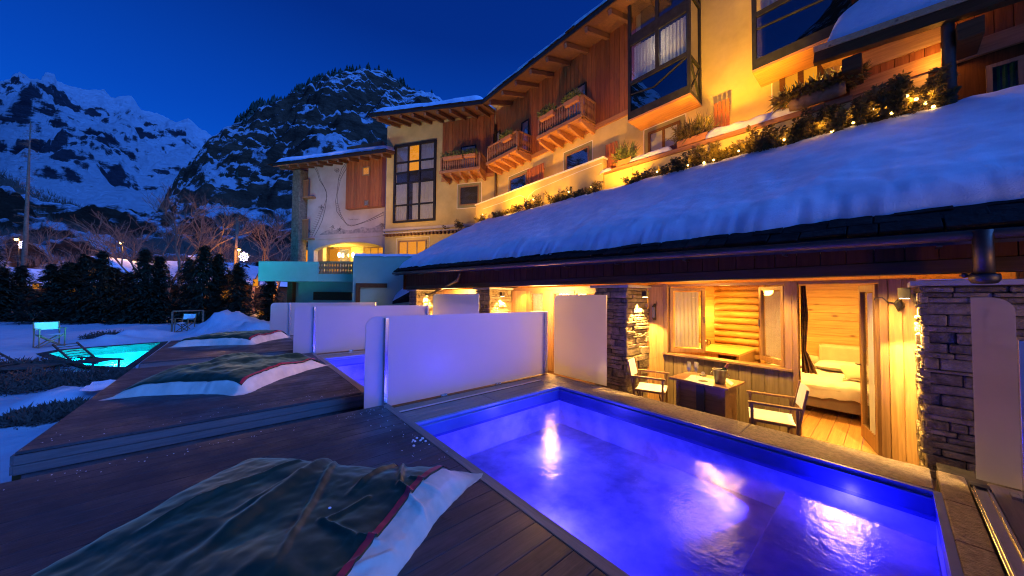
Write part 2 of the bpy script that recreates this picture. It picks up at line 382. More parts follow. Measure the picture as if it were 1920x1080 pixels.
M['sheet'] = cloth('off_white_sheet', (.58, .46, .34), (.76, .63, .50), .25, 4, 220)
M['blanket'] = cloth('dark_green_velvet', (.004, .022, .012), (.007, .034, .018), .45, 3, 300, rough=.5)
_b = M['blanket'].node_tree.nodes['Principled BSDF']; _b.inputs['Specular IOR Level'].default_value = .3; _b.inputs['Sheen Tint'].default_value = (.45, .8, .5, 1)
_t = M['blanket'].node_tree; _v = _coords(_t, (1.0, 1.0, .5)); _c = _b.inputs['Base Color'].links[0].from_socket
_m = _n(_t, 'ShaderNodeMath', operation='ABSOLUTE'); _s = _n(_t, 'ShaderNodeMath', operation='SUBTRACT'); _s.inputs[1].default_value = .5
_t.links.new(_noise(_t, _v, 2.1, 3, .5, 1.2), _s.inputs[0]); _t.links.new(_s.outputs[0], _m.inputs[0])
_k = _ramp(_t, _m.outputs[0], [(.0, (.12, .12, .12)), (.02, (.03, .03, .03)), (.05, (0, 0, 0))])  # pale streaks paint fold highlights into the velvet colour
_t.links.new(_mix(_t, _k, _c, (.11, .145, .10)), _b.inputs['Base Color'])
M['slate'].node_tree.nodes['Principled BSDF'].inputs['Specular IOR Level'].default_value = .08
M['red'] = cloth('red_trim', (.30, .006, .02), (.40, .012, .03), .3, 6, 300)
M['canvas'] = cloth('white_canvas', (.72, .72, .68), (.8, .8, .76), .1, 4, 300)
M['teak'] = wood('teak_frame', (.20, .10, .045), (.34, .18, .085), 'Z', .5)
M['tabletop'] = wood('brown_tabletop', (.20, .10, .05), (.36, .19, .095), 'Y', .3, vary=.05)
M['tabledark'] = rough_mat('dark_table_leg', (.03, .03, .035), (.05, .05, .055), 6, .5, .1)
M['needle'] = leafy('conifer_needles', (.010, .022, .010), (.030, .050, .022), .12)
M['leaf'] = leafy('glow_tinted_leaves', (.06, .055, .016), (.26, .18, .05), .4)  # golden tone puts the fairy lights' glow into the leaf colour
M['fern'] = leafy('light_green_leaves', (.10, .14, .035), (.22, .26, .07), .35)
M['bark'] = rough_mat('brown_bark', (.14, .08, .045), (.27, .16, .09), 8, .9, .6, 40)
M['bark_dark'] = rough_mat('dark_bark', (.05, .034, .024), (.12, .075, .05), 8, .9, .6, 40)
M['rug'] = rough_mat('patterned_curtain', (.05, .018, .008), (.22, .09, .02), 14, .9, .2, 90)
M['grey_base'] = cloth('grey_brown_upholstery', (.17, .135, .12), (.24, .20, .18), .3, 4, 250)
M['beige'] = cloth('beige_upholstery', (.50, .40, .31), (.62, .51, .41), .3, 4, 250)
M['paper'] = rough_mat('white_paper', (.7, .72, .6), (.78, .8, .66), 4, .7, 0)
M['bulb'] = emit('warm_bulb', (1.0, .55, .14), 14)
M['lamp_white'] = emit('warm_white_lens', (1.0, .72, .36), 18)
M['street'] = emit('sodium_lamp', (1.0, .55, .10), 40)
M['flake'] = emit('cold_white_led', (.72, .62, 1.0), 9)
M['led'] = emit('blue_pool_lens', (.35, .35, 1.0), 6)
M['bottle'] = rough_mat('dark_bottle', (.02, .03, .015), (.03, .045, .02), 4, .12, 0)
M['foil'] = rough_mat('copper_foil', (.30, .10, .05), (.4, .15, .07), 8, .35, .1)
M['crystal'] = frosted('highlight_whitened_glass', .42); M['bucket'] = metal('dull_bucket_steel', (.26, .26, .28), .3)  # whitish crystal body stands in for bright highlights on the glass
M['green_curtain'] = cloth('green_curtain', (.05, .12, .02), (.12, .22, .04), .1, 3, 90, .4)
M['draw'] = rough_mat('charcoal_drawing', (.07, .06, .06), (.12, .10, .10), 9, .95, 0)
M['wash'] = rough_mat('grey_wall_wash', (.18, .16, .15), (.42, .37, .32), 5, .95, 0, jitter=False)
M['soil'] = rough_mat('dark_wet_soil', (.018, .014, .012), (.05, .04, .032), 3, .85, .8, 20, dist=.05, jitter=False)
for _k in ('fascia', 'beam', 'mortar', 'iron'): M[_k].node_tree.nodes['Principled BSDF'].inputs['Specular IOR Level'].default_value = .1
_t = M['deck'].node_tree; _v = _coords(_t, (1, 1, 1), jitter=False); _r = _ramp(_t, _noise(_t, _v, 1.7, 6, .65), [(.34, (.30, .30, .30)), (.60, (.68, .68, .68))])
_t.links.new(_r, _t.nodes['Principled BSDF'].inputs['Roughness'])      # damp patches on the boards
_c = _t.nodes['Principled BSDF'].inputs['Base Color'].links[0].from_socket
_w = _ramp(_t, _noise(_t, _v, 9, 7, .7), [(.60, (1, 1, 1)), (.70, (.45, .42, .42))])
_t.links.new(_mix(_t, 1.0, _c, _w, 'MULTIPLY'), _t.nodes['Principled BSDF'].inputs['Base Color'])
# ================================================================== lamps
def light(name, kind, loc, energy, color, size=.05, target=None, cone=None, blend=.5, shape=None):
    l = bpy.data.lights.new(name, kind); l.energy = energy; l.color = color
    if kind == 'AREA': l.size = size; 
    else: l.shadow_soft_size = size
    if kind == 'SPOT': l.spot_size = rad(cone or 60); l.spot_blend = blend
    o = bpy.data.objects.new(name, l); COL.objects.link(o); o.location = loc
    if target is not None: o.rotation_euler = (Vector(target) - Vector(loc)).to_track_quat('-Z', 'Y').to_euler()
    return o
WARM = (1.0, .47, .06); WARMW = (1.0, .62, .22); BLUE = (.085, .06, 1.0); TEAL = (.0, .66, .82)

# ================================================================== far land
def interp(pts, x):
    for (a, b), (c, d) in zip(pts, pts[1:]):
        if a <= x <= c: return b + (d - b) * (x - a) / (c - a)
    return pts[0][1] if x < pts[0][0] else pts[-1][1]
def mountain(name, ridge, x0, x1, nu, nv, r_base, r_ridge, zb, amp, prof, mat, freq, seed, rough_ridge=3):
    m = MB(); off = Vector((seed * 31.7, seed * 17.3, seed * 5.1))
    def fn(i, j):
        px = x0 + (x1 - x0) * i
        py = interp(ridge, px) + rough_ridge * (noise.noise(Vector((px * .06, seed, 0))) + .6 * noise.noise(Vector((px * .23, seed, 3))) + .4 * noise.noise(Vector((px * .6, seed, 9))))
        top = on_range(px, py, r_ridge)
        h = Vector((top.x, top.y, 0)).normalized()
        r = r_base + (r_ridge - r_base) * j; z = zb + (top.z - zb) * j ** prof
        p = h * r; q = Vector((p.x, p.y, z)) * freq + off
        d = noise.fractal(q, 1.0, 2.1, 4) * 1.3
        e = (noise.ridged_multi_fractal(q * 2.2, 1.0, 2.1, 6, 1.0, 2.0) - 1.1) * .42 * (.3 + .7 * j ** 2) + noise.fractal(q * 5, .8, 2.1, 6) * .22
        env = math.sin(math.pi * min(1, j * 1.0)) ** .6 if j < 1 else 0
        env = max(env, .12 if j > .9 else 0) * (1 if j < .995 else .3)
        k = (d * .8 + e * .8) * amp * env
        return Vector((p.x - h.x * k * .6, p.y - h.y * k * .6, z + k * .75))
    m.grid(fn, nu, nv); return setting(name, m, mat, smooth=True)
far_ridge = [(-700, 250), (-150, 185), (0, 154), (30, 150), (78, 149), (84, 137), (102, 138), (106, 151), (130, 160), (170, 169), (195, 168), (212, 184), (228, 179), (247, 181), (264, 206), (300, 214), (330, 229), (352, 221), (366, 236), (388, 251), (410, 266), (460, 300), (560, 340), (700, 380)]
near_ridge = [(250, 455), (300, 400), (330, 345), (362, 300), (392, 262), (420, 240), (450, 229), (475, 216), (505, 205), (532, 194), (560, 171), (590, 157), (620, 145), (652, 135), (690, 131), (722, 138), (752, 155), (790, 175), (822, 186), (870, 215), (950, 240), (1100, 262), (1500, 330)]
foot_ridge = [(-900, 330), (-200, 300), (0, 322), (40, 345), (110, 372), (180, 398), (250, 412), (320, 404), (400, 396), (470, 400), (540, 392), (700, 380), (1000, 390)]
M['mtn_far'] = mountain_mat('far_snow_rock', (.03, .035, .05), (.11, .10, .12), .465, .52, .012, .28)
M['mtn_near'] = mountain_mat('near_dark_rock', (.06, .032, .02), (.22, .125, .075), .64, .70, .036, .32)
M['mtn_foot'] = mountain_mat('brown_foothill', (.035, .020, .012), (.12, .07, .042), .78, .90, .07, .45)
mountain('mountain', far_ridge, -420, 640, 420, 190, 500, 1700, 60, 85, 1.15, M['mtn_far'], .0065, 3, 3.0)
mountain('mountain', near_ridge, 250, 1500, 420, 170, 210, 640, 20, 30, .95, M['mtn_near'], .017, 7, 2.5)
mountain('foothill', foot_ridge, -900, 1000, 300, 90, 75, 230, -1.5, 16, 1.1, M['mtn_foot'], .03, 5, 5)
# the valley side opposite the hotel, seen only as a reflection in the bay windows
def back_ridge():
    m = MB()
    def fn(i, j):
        a = rad(112 + 100 * i); r = 260 + 620 * j
        el = .70 + .16 * math.sin(i * 9) + .10 * noise.fractal(Vector((i * 7, 2, 5)), .8, 2.1, 5)
        z = -2 + j ** 1.1 * 880 * el; q = Vector((math.cos(a) * r, math.sin(a) * r, z))
        k = noise.fractal(q * .008, .9, 2.1, 6) * 45 * math.sin(math.pi * min(j, .97))
        return q + Vector((0, 0, k))
    m.grid(fn, 200, 70); return setting('mountain', m, M['mtn_near'], smooth=True)
back_ridge()

# small dark firs that stand along the near mountain's crest and shelves
def fir_mesh(mb, p, h, r, n=6, tiers=4):
    for t in range(tiers):
        z0 = h * (.12 + .80 * t / tiers); z1 = h * (.12 + .80 * (t + 1.55) / tiers); rr = r * (1 - t / tiers * .85)
        base = len(mb.v); a0 = R.random() * 6
        for k in range(n):
            a = a0 + 2 * math.pi * k / n; q = rr * R.uniform(.75, 1.15)
            mb.v.append((p[0] + math.cos(a) * q, p[1] + math.sin(a) * q, p[2] + z0 - R.uniform(0, .04) * h))
        mb.v.append((p[0], p[1], p[2] + min(z1, h)))
        for k in range(n): mb.f.append((base + k, base + (k + 1) % n, base + n))
forest = MB()
def ridge_pt(px, dy, r): return on_range(px, interp(near_ridge, px) + dy, r)
for _ in range(330):
    px = R.choice([R.uniform(436, 560), R.gauss(492, 16), R.uniform(560, 640), R.uniform(640, 830), R.uniform(640, 760), R.gauss(600, 22)])
    d = R.uniform(0, 1) ** 2
    p = ridge_pt(px, 3 + d * (26 if px > 640 else 12), 640 - d * 40)
    h = R.uniform(12, 24) * (1.4 if 470 < px < 520 else 1); fir_mesh(forest, (p.x, p.y, p.z - 4), h, h * .26)
for _ in range(160):
    px = R.uniform(400, 800); fy = R.uniform(.2, .6); p = on_range(px, interp(near_ridge, px) + fy * (400 - interp(near_ridge, px)), 640 - 430 * fy - 20)
    h = R.uniform(6, 12); fir_mesh(forest, (p.x, p.y, p.z - 3), h, h * .25)
tag(mesh_obj('forest', forest, M['needle']), 'small dark firs along the crest and shelves of the near mountain', kind='stuff')
brush = MB()
for _ in range(8000):
    px = R.uniform(-60, 560); f = R.uniform(.0, 1); py = interp(foot_ridge, px); p = on_range(px, py + 2 + f * (478 - py), 226 - 140 * f)
    h = R.uniform(2.0, 5.5) * (1 - .6 * f)
    for k in range(7):
        a = R.uniform(0, 6.28); l = h * R.uniform(.4, 1); q = Vector((p.x + math.cos(a) * l * .32, p.y + math.sin(a) * l * .32, p.z - 1.2 + l))
        w = .09 * (1 - .6 * f); brush.add([(p.x - w, p.y, p.z - 1.5), (p.x + w, p.y, p.z - 1.5), q], [(0, 1, 2)])
tag(mesh_obj('brushwood', brush, M['bark_dark']), 'leafless brown scrub covering the foothill below the mountains', kind='stuff')

# ================================================================== ground
GZ = -.50
pool_poly = [(-2.15, 13.1), (-2.2, 18.9), (-4.35, 18.25), (-4.45, 17.4), (-3.0, 14.1)]
def inside(x, y, P):
    c = False
    for i in range(len(P)):
        (x1, y1), (x2, y2) = P[i], P[i - 1]
        if (y1 > y) != (y2 > y) and x < (x2 - x1) * (y - y1) / (y2 - y1) + x1: c = not c
    return c
def dist_poly(x, y, P):
    d = 9e9
    for i in range(len(P)):
        a = Vector(P[i - 1]); b = Vector(P[i]); q = Vector((x, y)); t = max(0, min(1, (q - a).dot(b - a) / (b - a).length_squared)); d = min(d, (a + (b - a) * t - q).length)
    return d
heaps = [(*onZ(420, 622, -.4).to_2d(), 1.0, .85), (*onZ(475, 626, -.4).to_2d(), .8, .45), (*onZ(210, 640, -.4).to_2d(), .8, .35), (*onZ(245, 632, -.4).to_2d(), .6, .35), (*onZ(285, 628, -.4).to_2d(), .6, .30),
         (*onZ(120, 742, -.4).to_2d(), .6, .22), (*onZ(30, 660, -.4).to_2d(), 1.2, .2), (-3.0, 3.4, .8, .25), (-2.4, 9.8, .4, .12), (*onZ(20, 712, -.4).to_2d(), .5, .15), (1.0, 21.5, 1.6, .5), (4.0, 20.5, 1.5, .5)]
def gz(x, y):
    z = GZ + .07 * noise.fractal(Vector((x * .7, y * .7, 1)), .9, 2, 5) + .25 * noise.noise(Vector((x * .12, y * .12, 4))) * min(1, abs(y - 16) / 20 + .2)
    for hx, hy, s, h in heaps:
        d = ((x - hx) ** 2 + (y - hy) ** 2) / (s * s)
        if d < 9: z += h * math.exp(-d) * (1 + .35 * noise.fractal(Vector((x * 3, y * 3, 8)), .9, 2, 4))
    dp = dist_poly(x, y, pool_poly)
    if dp < 1.3: z = z * min(1, dp / 1.3) + (GZ - .02) * (1 - min(1, dp / 1.3))
    if x > -1.5 and y < 15.2: z = -1.5
    return z
xs = [-240, -200, -160, -130, -100, -80, -65, -52, -42, -34, -28, -24, -20, -17, -14.5, -12.5, -11, -10, -9.2] + [-8.6 + .16 * i for i in range(75)] + [3.6, 4, 4.5, 5, 6, 7, 8, 10, 12, 15, 20, 30, 45, 70, 110, 170, 240]
ys = [-60, -30, -15, -8, -4] + [-3 + .17 * i for i in range(156)] + [24, 25, 26, 28, 30, 33, 37, 42, 48, 56, 66, 80, 100, 130, 170, 240]
g = MB(); 
for y in ys:
    for x in xs: g.v.append((x, y, gz(x, y)))
nx = len(xs)
for j in range(len(ys) - 1):
    for i in range(nx - 1):
        if inside((xs[i] + xs[i + 1]) / 2, (ys[j] + ys[j + 1]) / 2, pool_poly): continue
        a = j * nx + i; g.f.append((a, a + 1, a + nx + 1, a + nx))
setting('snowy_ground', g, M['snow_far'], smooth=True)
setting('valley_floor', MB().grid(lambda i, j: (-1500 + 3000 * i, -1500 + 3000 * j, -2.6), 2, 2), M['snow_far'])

# turquoise pool
def inset(P, d):
    cx = sum(p[0] for p in P) / len(P); cy_ = sum(p[1] for p in P) / len(P)
    return [(p[0] + (cx - p[0]) / math.hypot(cx - p[0], cy_ - p[1]) * d, p[1] + (cy_ - p[1]) / math.hypot(cx - p[0], cy_ - p[1]) * d) for p in P]
inner = inset(pool_poly, .02); outer = inset(pool_poly, -.42)
m = MB(); n = len(inner)
for a, b in ((inner, outer),):
    base = len(m.v)
    m.v += [(x, y, GZ + .03) for x, y in a] + [(x, y, GZ + .03) for x, y in b] + [(x, y, GZ - .3) for x, y in a] + [(x, y, GZ - .3) for x, y in b]
    for i in range(n):
        k = (i + 1) % n; m.f += [(i, k, n + k, n + i), (2 * n + i, 3 * n + i, 3 * n + k, 2 * n + k), (i, 2 * n + i, 2 * n + k, k), (n + i, n + k, 3 * n + k, 3 * n + i)]
setting('pool_edge_paving', m, M['soil'])
m = MB(); m.v += [(x, y, GZ - .25) for x, y in inner] + [(x, y, -1.7) for x, y in inner]
m.f += [(i, n + i, n + (i + 1) % n, (i + 1) % n) for i in range(n)] + [tuple(range(n, 2 * n))]
bp = thing('swimming_pool', 'large turquoise glowing swimming pool in the snow garden', 'pool', (-3.3, 16, -1.7))
mesh_obj('basin', m, M['pool'], bp)
m = MB(); m.add([(x, y, GZ - .10) for x, y in inner], [tuple(range(n))]); mesh_obj('water', m, M['water_big'], bp)
for p in ((-2.6, 14.5), (-2.7, 17.8), (-3.9, 17.6), (-3.3, 16.2), (-3.0, 15.3)):
    light('pool_lamp', 'POINT', (p[0], p[1], -1.2), 520, TEAL, .12)

# ================================================================== lounging platforms between the private pools
PZ = .075
def platform(y0, y1, x0, x1, label, side=True):
    t = thing('lounging_platform', label, 'platform', ((x0 + x1) / 2, (y0 + y1) / 2, -.6), 'raised timber lounging platforms')
    w = .145; k = int((y1 - y0) / w); w = (y1 - y0) / k
    for i in range(k):
        piece('deck_board', t, M['deck'], ((x0 + x1 - .09) / 2, y0 + w * (i + .5), PZ - .0125 - R.uniform(0, .0012)), (x1 - x0 - .095, w - .004, .025), bev=.003)
    piece('edge_board', t, M['deck_edge'], (x1 - .045, (y0 + y1) / 2, PZ - .06), (.085, y1 - y0, .122), bev=.004)
    for q in range(2):
        piece('side_board', t, M['deck_side'], ((x0 + x1) / 2, y0 - .012, PZ - .068 - q * .085), (x1 - x0, .022, .080), bev=.003)
        piece('side_board', t, M['deck_side'], (x0 - .012, (y0 + y1) / 2, PZ - .068 - q * .085), (.022, y1 - y0, .080), (Vector((1, 0, 0)), Vector((0, 1, 0)), Vector((0, 0, 1))), bev=.003)
    mesh_obj('base', MB().box(x0 + .03, x1 - .10, y0 + .03, y1 - .03, -1.5, PZ - .03), M['mortar'], t)
    return t
platform(-2.2, 4.2, -1.9, 1.53, 'nearest dark timber lounging platform, under the big green blanket with red trim')
platform(4.93, 9.10, -1.41, 1.50, 'middle dark timber platform with a lone blanket, in front of the second glass screen')
platform(9.80, 13.9, -1.41, 1.47, 'farthest dark timber platform, beside the turquoise pool')
# packed snow lying in the gaps between the platforms
for y0, y1 in ((4.21, 4.9), (9.12, 9.78)):
    m = MB().grid(lambda i, j: (-2.0 + 3.4 * i, y0 + (y1 - y0) * j, -.22 + .05 * noise.fractal(Vector((i * 9, j * 3, y0)), .9, 2, 4) - .2 * i), 60, 12)
    tag(mesh_obj('packed_snow', m, M['snow'], smooth=True), 'bluish packed snow lying in the gap between two platforms', kind='stuff')

# ------------------------------------------------------------------ duvets / blankets
def pt_seg(p, a, b):
    t = max(0, min(1, (p - a).dot(b - a) / max(1e-9, (b - a).length_squared))); return (a + (b - a) * t - p).length, t
def duvet(q, label, seed, ridges=(), puff=.13, nn=110, wide=(.02, .05, .02, .03), base=PZ):
    A, B_, C_, D = [Vector(p) for p in q]     # far, right, near, left
    off = Vector((seed * 7.7, seed * 3.1, seed))
    def plan(s, t):
        u = (s - .5) * (1 - .10 * max(0, 1 - (2 * t - 1) ** 2) * abs(2 * s - 1) ** 2) + .5; v = (t - .5) * (1 - .10 * max(0, 1 - (2 * s - 1) ** 2) * abs(2 * t - 1) ** 2) + .5
        return (A * (1 - u) + B_ * u) * (1 - v) + (D * (1 - u) + C_ * u) * v
    def wav(p, f): return noise.fractal(Vector((p.x * f, p.y * f, 0)) + off, .8, 2.1, 5)
    n1, n2, n3, n4 = wide                       # how far the white sheet shows beyond the blanket: A-B, B-C, C-D, D-A edges
    ABl = (B_ - A).length; ADl = (D - A).length
    def height(s, t, p, blanket):
        i = (s + n4 / ABl) / (1 + (n4 + n2) / ABl); j = (t + n1 / ADl) / (1 + (n1 + n3) / ADl)
        u = min(1, abs(2 * i - 1)); v = min(1, abs(2 * j - 1)); pf = ((1 - u ** 5) * (1 - v ** 5)) ** .55
        z = puff * pf * (.85 + .3 * wav(p, .9)); k_ = min(1, pf * 1.6)
        if not k_: return .002
        z += .013 * wav(p, 1.6) + (.0012 if blanket else .006) * wav(p, 8)
        w = Vector((p.x + .10 * wav(p, 2.1), p.y + .10 * wav(p + Vector((5, 3)), 2.1)))
        z += .013 * abs(math.sin(4.2 * (w.x * .8 + w.y * .55))) ** 6 * (1 if blanket else .4)
        for a, b, hh, ww in ridges:
            dd, tt = pt_seg(p, a, b); z += hh * math.exp(-(dd / ww) ** 2) * min(1, 4 * (1 - tt) + .15)
        return max(z * k_, .004)
    root = thing('blanket_duvet', label, 'duvet', (*((A + B_ + C_ + D) / 4), base), 'padded duvets thrown on the platforms')
    lo = MB()
    n1, n2, n3, n4 = wide                       # how far the white sheet shows beyond the blanket: A-B, B-C, C-D, D-A edges
    AB = (B_ - A).length; AD = (D - A).length
    def sheet(i, j):
        s = -n4 / AB + (1 + (n4 + n2) / AB) * i; t = -n1 / AD + (1 + (n1 + n3) / AD) * j
        p = plan(s, t); rim = min(i, 1 - i, j, 1 - j); p = p + Vector((wav(p, 2.6), wav(p + Vector((9, 1)), 2.6))) * .03
        z = height(s, t, p, False) - .012
        if rim <= 0.0001: z = .001
        return (p.x, p.y, base + max(z, .002))
    lo.grid(sheet, nn, nn); mesh_obj('sheet', lo, M['sheet'], root, smooth=True)
    up = MB()
    def top(i, j):
        p = plan(i, j); return (p.x, p.y, base + height(i, j, p, True) + .008 - (.012 if min(i, 1 - i, j, 1 - j) < .001 else 0))
    up.grid(top, nn, nn); mesh_obj('blanket', up, M['blanket'], root, smooth=True)
    # red binding sewn round the blanket
    bd = MB(); wv = .046
    def band(fn_st, k):
        def fn(i, j):
            s, t = fn_st(i, j); p = plan(s, t); return (p.x, p.y, base + height(s, t, p, True) + .0145)
        bd.grid(fn, k, 3)
    ws = wv / AB; wt = wv / AD
    band(lambda i, j: (1 - ws * j + .002, i), nn); band(lambda i, j: (i, ws * .45 * j - .002), nn)
    mesh_obj('red_binding', bd, M['red'], root, smooth=True)
    return root
def seg(px0, py0, px1, py1, h, w, z=.2):
    return (onZ(px0, py0, z).to_2d(), onZ(px1, py1, z).to_2d(), h, w)
r1 = [seg(655, 832, 330, 1080, .042, .045), seg(628, 868, 515, 1080, .026, .018), seg(760, 850, 650, 935, .032, .022), seg(757, 862, 748, 920, .030, .015), seg(748, 920, 815, 962, .030, .015),
      seg(600, 985, 672, 1015, .022, .014), seg(672, 1015, 720, 1010, .02, .012), seg(860, 955, 630, 1078, .022, .014), seg(560, 868, 300, 985, .022, .022), seg(640, 858, 800, 848, .018, .016), seg(560, 900, 430, 975, .016, .02), seg(770, 905, 840, 915, .016, .012), seg(690, 940, 600, 990, .016, .016), seg(480, 900, 250, 1010, .014, .02)]
duvet([(.16, 3.42), (1.29, 2.24), (-.15, 1.02), (-1.22, 2.22)], 'large crumpled dark green duvet with a red trim, nearest the camera', 1, r1, .16, 150, (.05, .26, .08, .08))
duvet([(.05, 8.7), (1.32, 7.35), (.10, 5.95), (-1.15, 6.75)], 'dark duvet with a pale edge lying on the middle platform', 2,
      [(Vector((1.1, 7.5)), Vector((-.6, 6.9)), .05, .1), (Vector((.5, 8.3)), Vector((-.9, 6.9)), .05, .09)], .27, 90, (.08, .16, .16, .08))
duvet([(.1, 13.6), (1.32, 12.9), (.35, 11.6), (-1.15, 12.2)], 'dark duvet on the farthest platform beside the turquoise pool', 3, [], .30, 60, (.08, .14, .14, .08))
for k in range(9):
    p = onZ(R.uniform(765, 805), R.uniform(822, 838), PZ); s = R.uniform(.006, .016)
    single('ice_chip', MB().ball((p.x, p.y, PZ + s * .5), s, 6, (1, R.uniform(.6, 1.3), .6)), M['snow'], 'tiny chip of ice lying on the nearest platform by the pool', 'ice', 'ice chips on the dark boards')
p = onZ(618, 953, .22); single('ice_chip', MB().ball((p.x, p.y, .218), .012, 6, (1, 1.2, .7)), M['snow'], 'single white ice chip on the green blanket', 'ice')

crumbs = MB()
for _ in range(170):
    k = R.random()
    if k < .4: x, y, z = R.uniform(-1.8, 1.5), 4.15 - abs(R.gauss(0, .10)), PZ
    elif k < .75: x, y, z = R.uniform(-1.4, 1.4), 4.97 + abs(R.gauss(0, .15)), PZ
    else: x, y, z = 1.3 + R.gauss(0, .12), R.uniform(2.4, 4.1), PZ
    if x > 1.5: continue
    s_ = R.uniform(.002, .0055); crumbs.ball((x, y, z + s_ * .5), s_, 4, (1, R.uniform(.6, 1.5), .6))
tag(mesh_obj('snow_crumbs', crumbs, M['snow']), 'loose snow crumbs scattered along the platform edges', kind='stuff')
# ================================================================== private pool (near) and its neighbour
def private_pool(x0, x1, y0, y1, label, bench=True):
    t = thing('private_pool', label, 'pool', ((x0 + x1) / 2, (y0 + y1) / 2, -.75), 'private plunge pools')
    fz = -.60; wz = -.20
    m = MB(); m.box(x0 - .05, x1 + .05, y0 - .05, y1 + .05, fz - .08, fz)
    zl = wz - .035
    for q, z0, z1 in ((m, fz, zl), (u_ := MB(), zl + .001, -.03)):
        q.box(x0 - .05, x0, y0, y1, z0, z1); q.box(x1, x1 + .05, y0, y1, z0, z1); q.box(x0 - .05, x1 + .05, y0 - .05, y0, z0, z1); q.box(x0 - .05, x1 + .05, y1, y1 + .05, z0, z1)
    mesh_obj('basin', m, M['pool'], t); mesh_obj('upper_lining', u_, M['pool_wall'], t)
    if bench: mesh_obj('bench', MB().box(x0, x1, y0, y0 + .89, fz, -.40), M['pool'], t, bevel=.01)
    m = MB(); r = .022
    m.box(x0 - .02, x1 + .02, y1 - .012, y1 + .03, -.03, -.004); m.box(x0 - .02, x1 + .02, y0 - .03, y0 + .012, -.03, -.004)
    m.box(x1 - .012, x1 + .03, y0 + .012, y1 - .012, -.03, -.004); m.box(x0 - .03, x0 + .012, y0 + .012, y1 - .012, -.03, -.004)
    m.box(x1 - .03, x1 - .0005, y0 + .012, y1 - .03, -.062, -.05); m.box(x0 + .012, x1 - .03, y1 - .03, y1 - .0005, -.062, -.05)
    mesh_obj('rim', m, M['pool_rim'], t)
    w = MB().grid(lambda i, j: (x0 + .001 + (x1 - x0 - .002) * i, y0 + .001 + (y1 - y0 - .002) * j, wz), 2, 2); mesh_obj('water', w, M['water'], t)
    return t
pp = private_pool(1.60, 4.10, -.20, 3.57, 'nearest private plunge pool glowing violet blue beside the suite')
light('pool_lamp', 'SPOT', (4.02, .80, -.36), 260, (.13, .10, 1.0), .05, (2.35, 3.3, -.50), 88, .35)
light('pool_lamp', 'POINT', (3.2, 2.9, -.34), 40, (.16, .13, 1.0), .05)
light('pool_lamp', 'POINT', (1.75, 1.2, -.36), 5, (.03, .05, 1.0), .05)
light('pool_lamp', 'POINT', (2.1, 2.0, -.28), 85, (.11, .08, 1.0), .05)  # extra light added to throw blue onto the glass screen
light('pool_lamp', 'POINT', (1.75, .45, -.24), 45, (.05, .035, 1.0), .04); light('pool_lamp', 'POINT', (3.98, .25, -.24), 26, (.05, .035, 1.0), .04)  # extra lights added to brighten the underwater bench
p2 = private_pool(1.60, 4.10, 4.95, 8.55, 'second private plunge pool behind the first glass screen, mostly hidden')
light('pool_lamp', 'POINT', (2.2, 6.2, -.28), 120, (.06, .04, 1.0), .05); light('pool_lamp', 'POINT', (3.2, 7.9, -.32), 110, BLUE, .05); light('pool_lamp', 'POINT', (2.2, 6.0, -.35), 50, BLUE, .05); light('pool_lamp', 'POINT', (2.0, 8.2, -.32), 18, BLUE, .05)
p3 = private_pool(1.60, 4.10, 9.9, 13.4, 'third private plunge pool behind the second glass screen, hidden')
light('pool_lamp', 'POINT', (2.8, 11.6, -.35), 40, (.35, .4, 1.0), .05)

# stone coping and boards round the pools: pieces laid on a base
def slab_run(t, mat, x0, x1, y0, y1, n, z0, z1, along='Y'):
    for i in range(n):
        a = i / n; b = (i + 1) / n
        if along == 'Y': c = ((x0 + x1) / 2, y0 + (y1 - y0) * (a + b) / 2); s = (x1 - x0, (y1 - y0) / n - .005)
        else: c = (x0 + (x1 - x0) * (a + b) / 2, (y0 + y1) / 2); s = ((x1 - x0) / n - .005, y1 - y0)
        piece('coping_slab', t, mat, (*c, (z0 + z1) / 2 - R.uniform(0, .001)), (*s, z1 - z0), bev=.006)
M['board_x'] = wood('grey_brown_coping_board', (.15, .115, .085), (.26, .20, .155), 'X', .45, vary=.12)
for k, (ya, yb, lab) in enumerate(((-.2, 4.93, 'brown stone and board coping round the nearest blue pool'), (4.95, 9.88, 'coping round the second pool behind the glass'), (9.9, 14.6, 'coping round the third pool behind the second glass'))):
    y1p = (3.57, 8.55, 13.4)[k]; y0p = (-.20, 4.95, 9.9)[k]
    t = thing('pool_coping', lab, 'coping', (3, ya, -1.2))
    slab_run(t, M['coping'], 4.13, 4.62, ya, yb, 4, -.05, 0)
    mesh_obj('kerb_face', MB().box(4.15, 4.61, ya + .001, yb - .001, -1.3, -.052), M['mortar'], t)
    z = yb - (.68 if k == 0 else .6)
    gap0 = y1p + .035; 
    ws = [(gap0, gap0 + .19), (gap0 + .195, gap0 + .38), (gap0 + .455, gap0 + .62), (gap0 + .625, gap0 + .80)]
    for a, b in ws:
        if b < yb + .3: slab_run(t, M['board_x'], 1.52, 4.125, a, b, 2, -.035, -.001, 'X')
    mesh_obj('steel_channel', MB().box(1.52, 4.125, gap0 + .392, gap0 + .443, -.035, .004), M['steel'], t)
    mesh_obj('board_base', MB().box(1.5, 4.14, y1p + .051, yb - .001, -1.3, -.037), M['mortar'], t)
t = thing('pool_coping', 'brown coping boards and stone at the lower right corner, this side of the pool', 'coping', (3.2, -1, -1.2))
slab_run(t, M['coping'], 1.5, 4.62, -.375, -.232, 5, -.05, 0, 'X')
for i, (a, b) in enumerate(((-.64, -.48), (-.80, -.645), (-.96, -.805), (-1.12, -.965), (-1.3, -1.125), (-1.5, -1.305), (-1.7, -1.505))):
    slab_run(t, M['board_x'], 1.5, 5.0 if i else 4.62, a, b, 2, -.035, -.001, 'X')
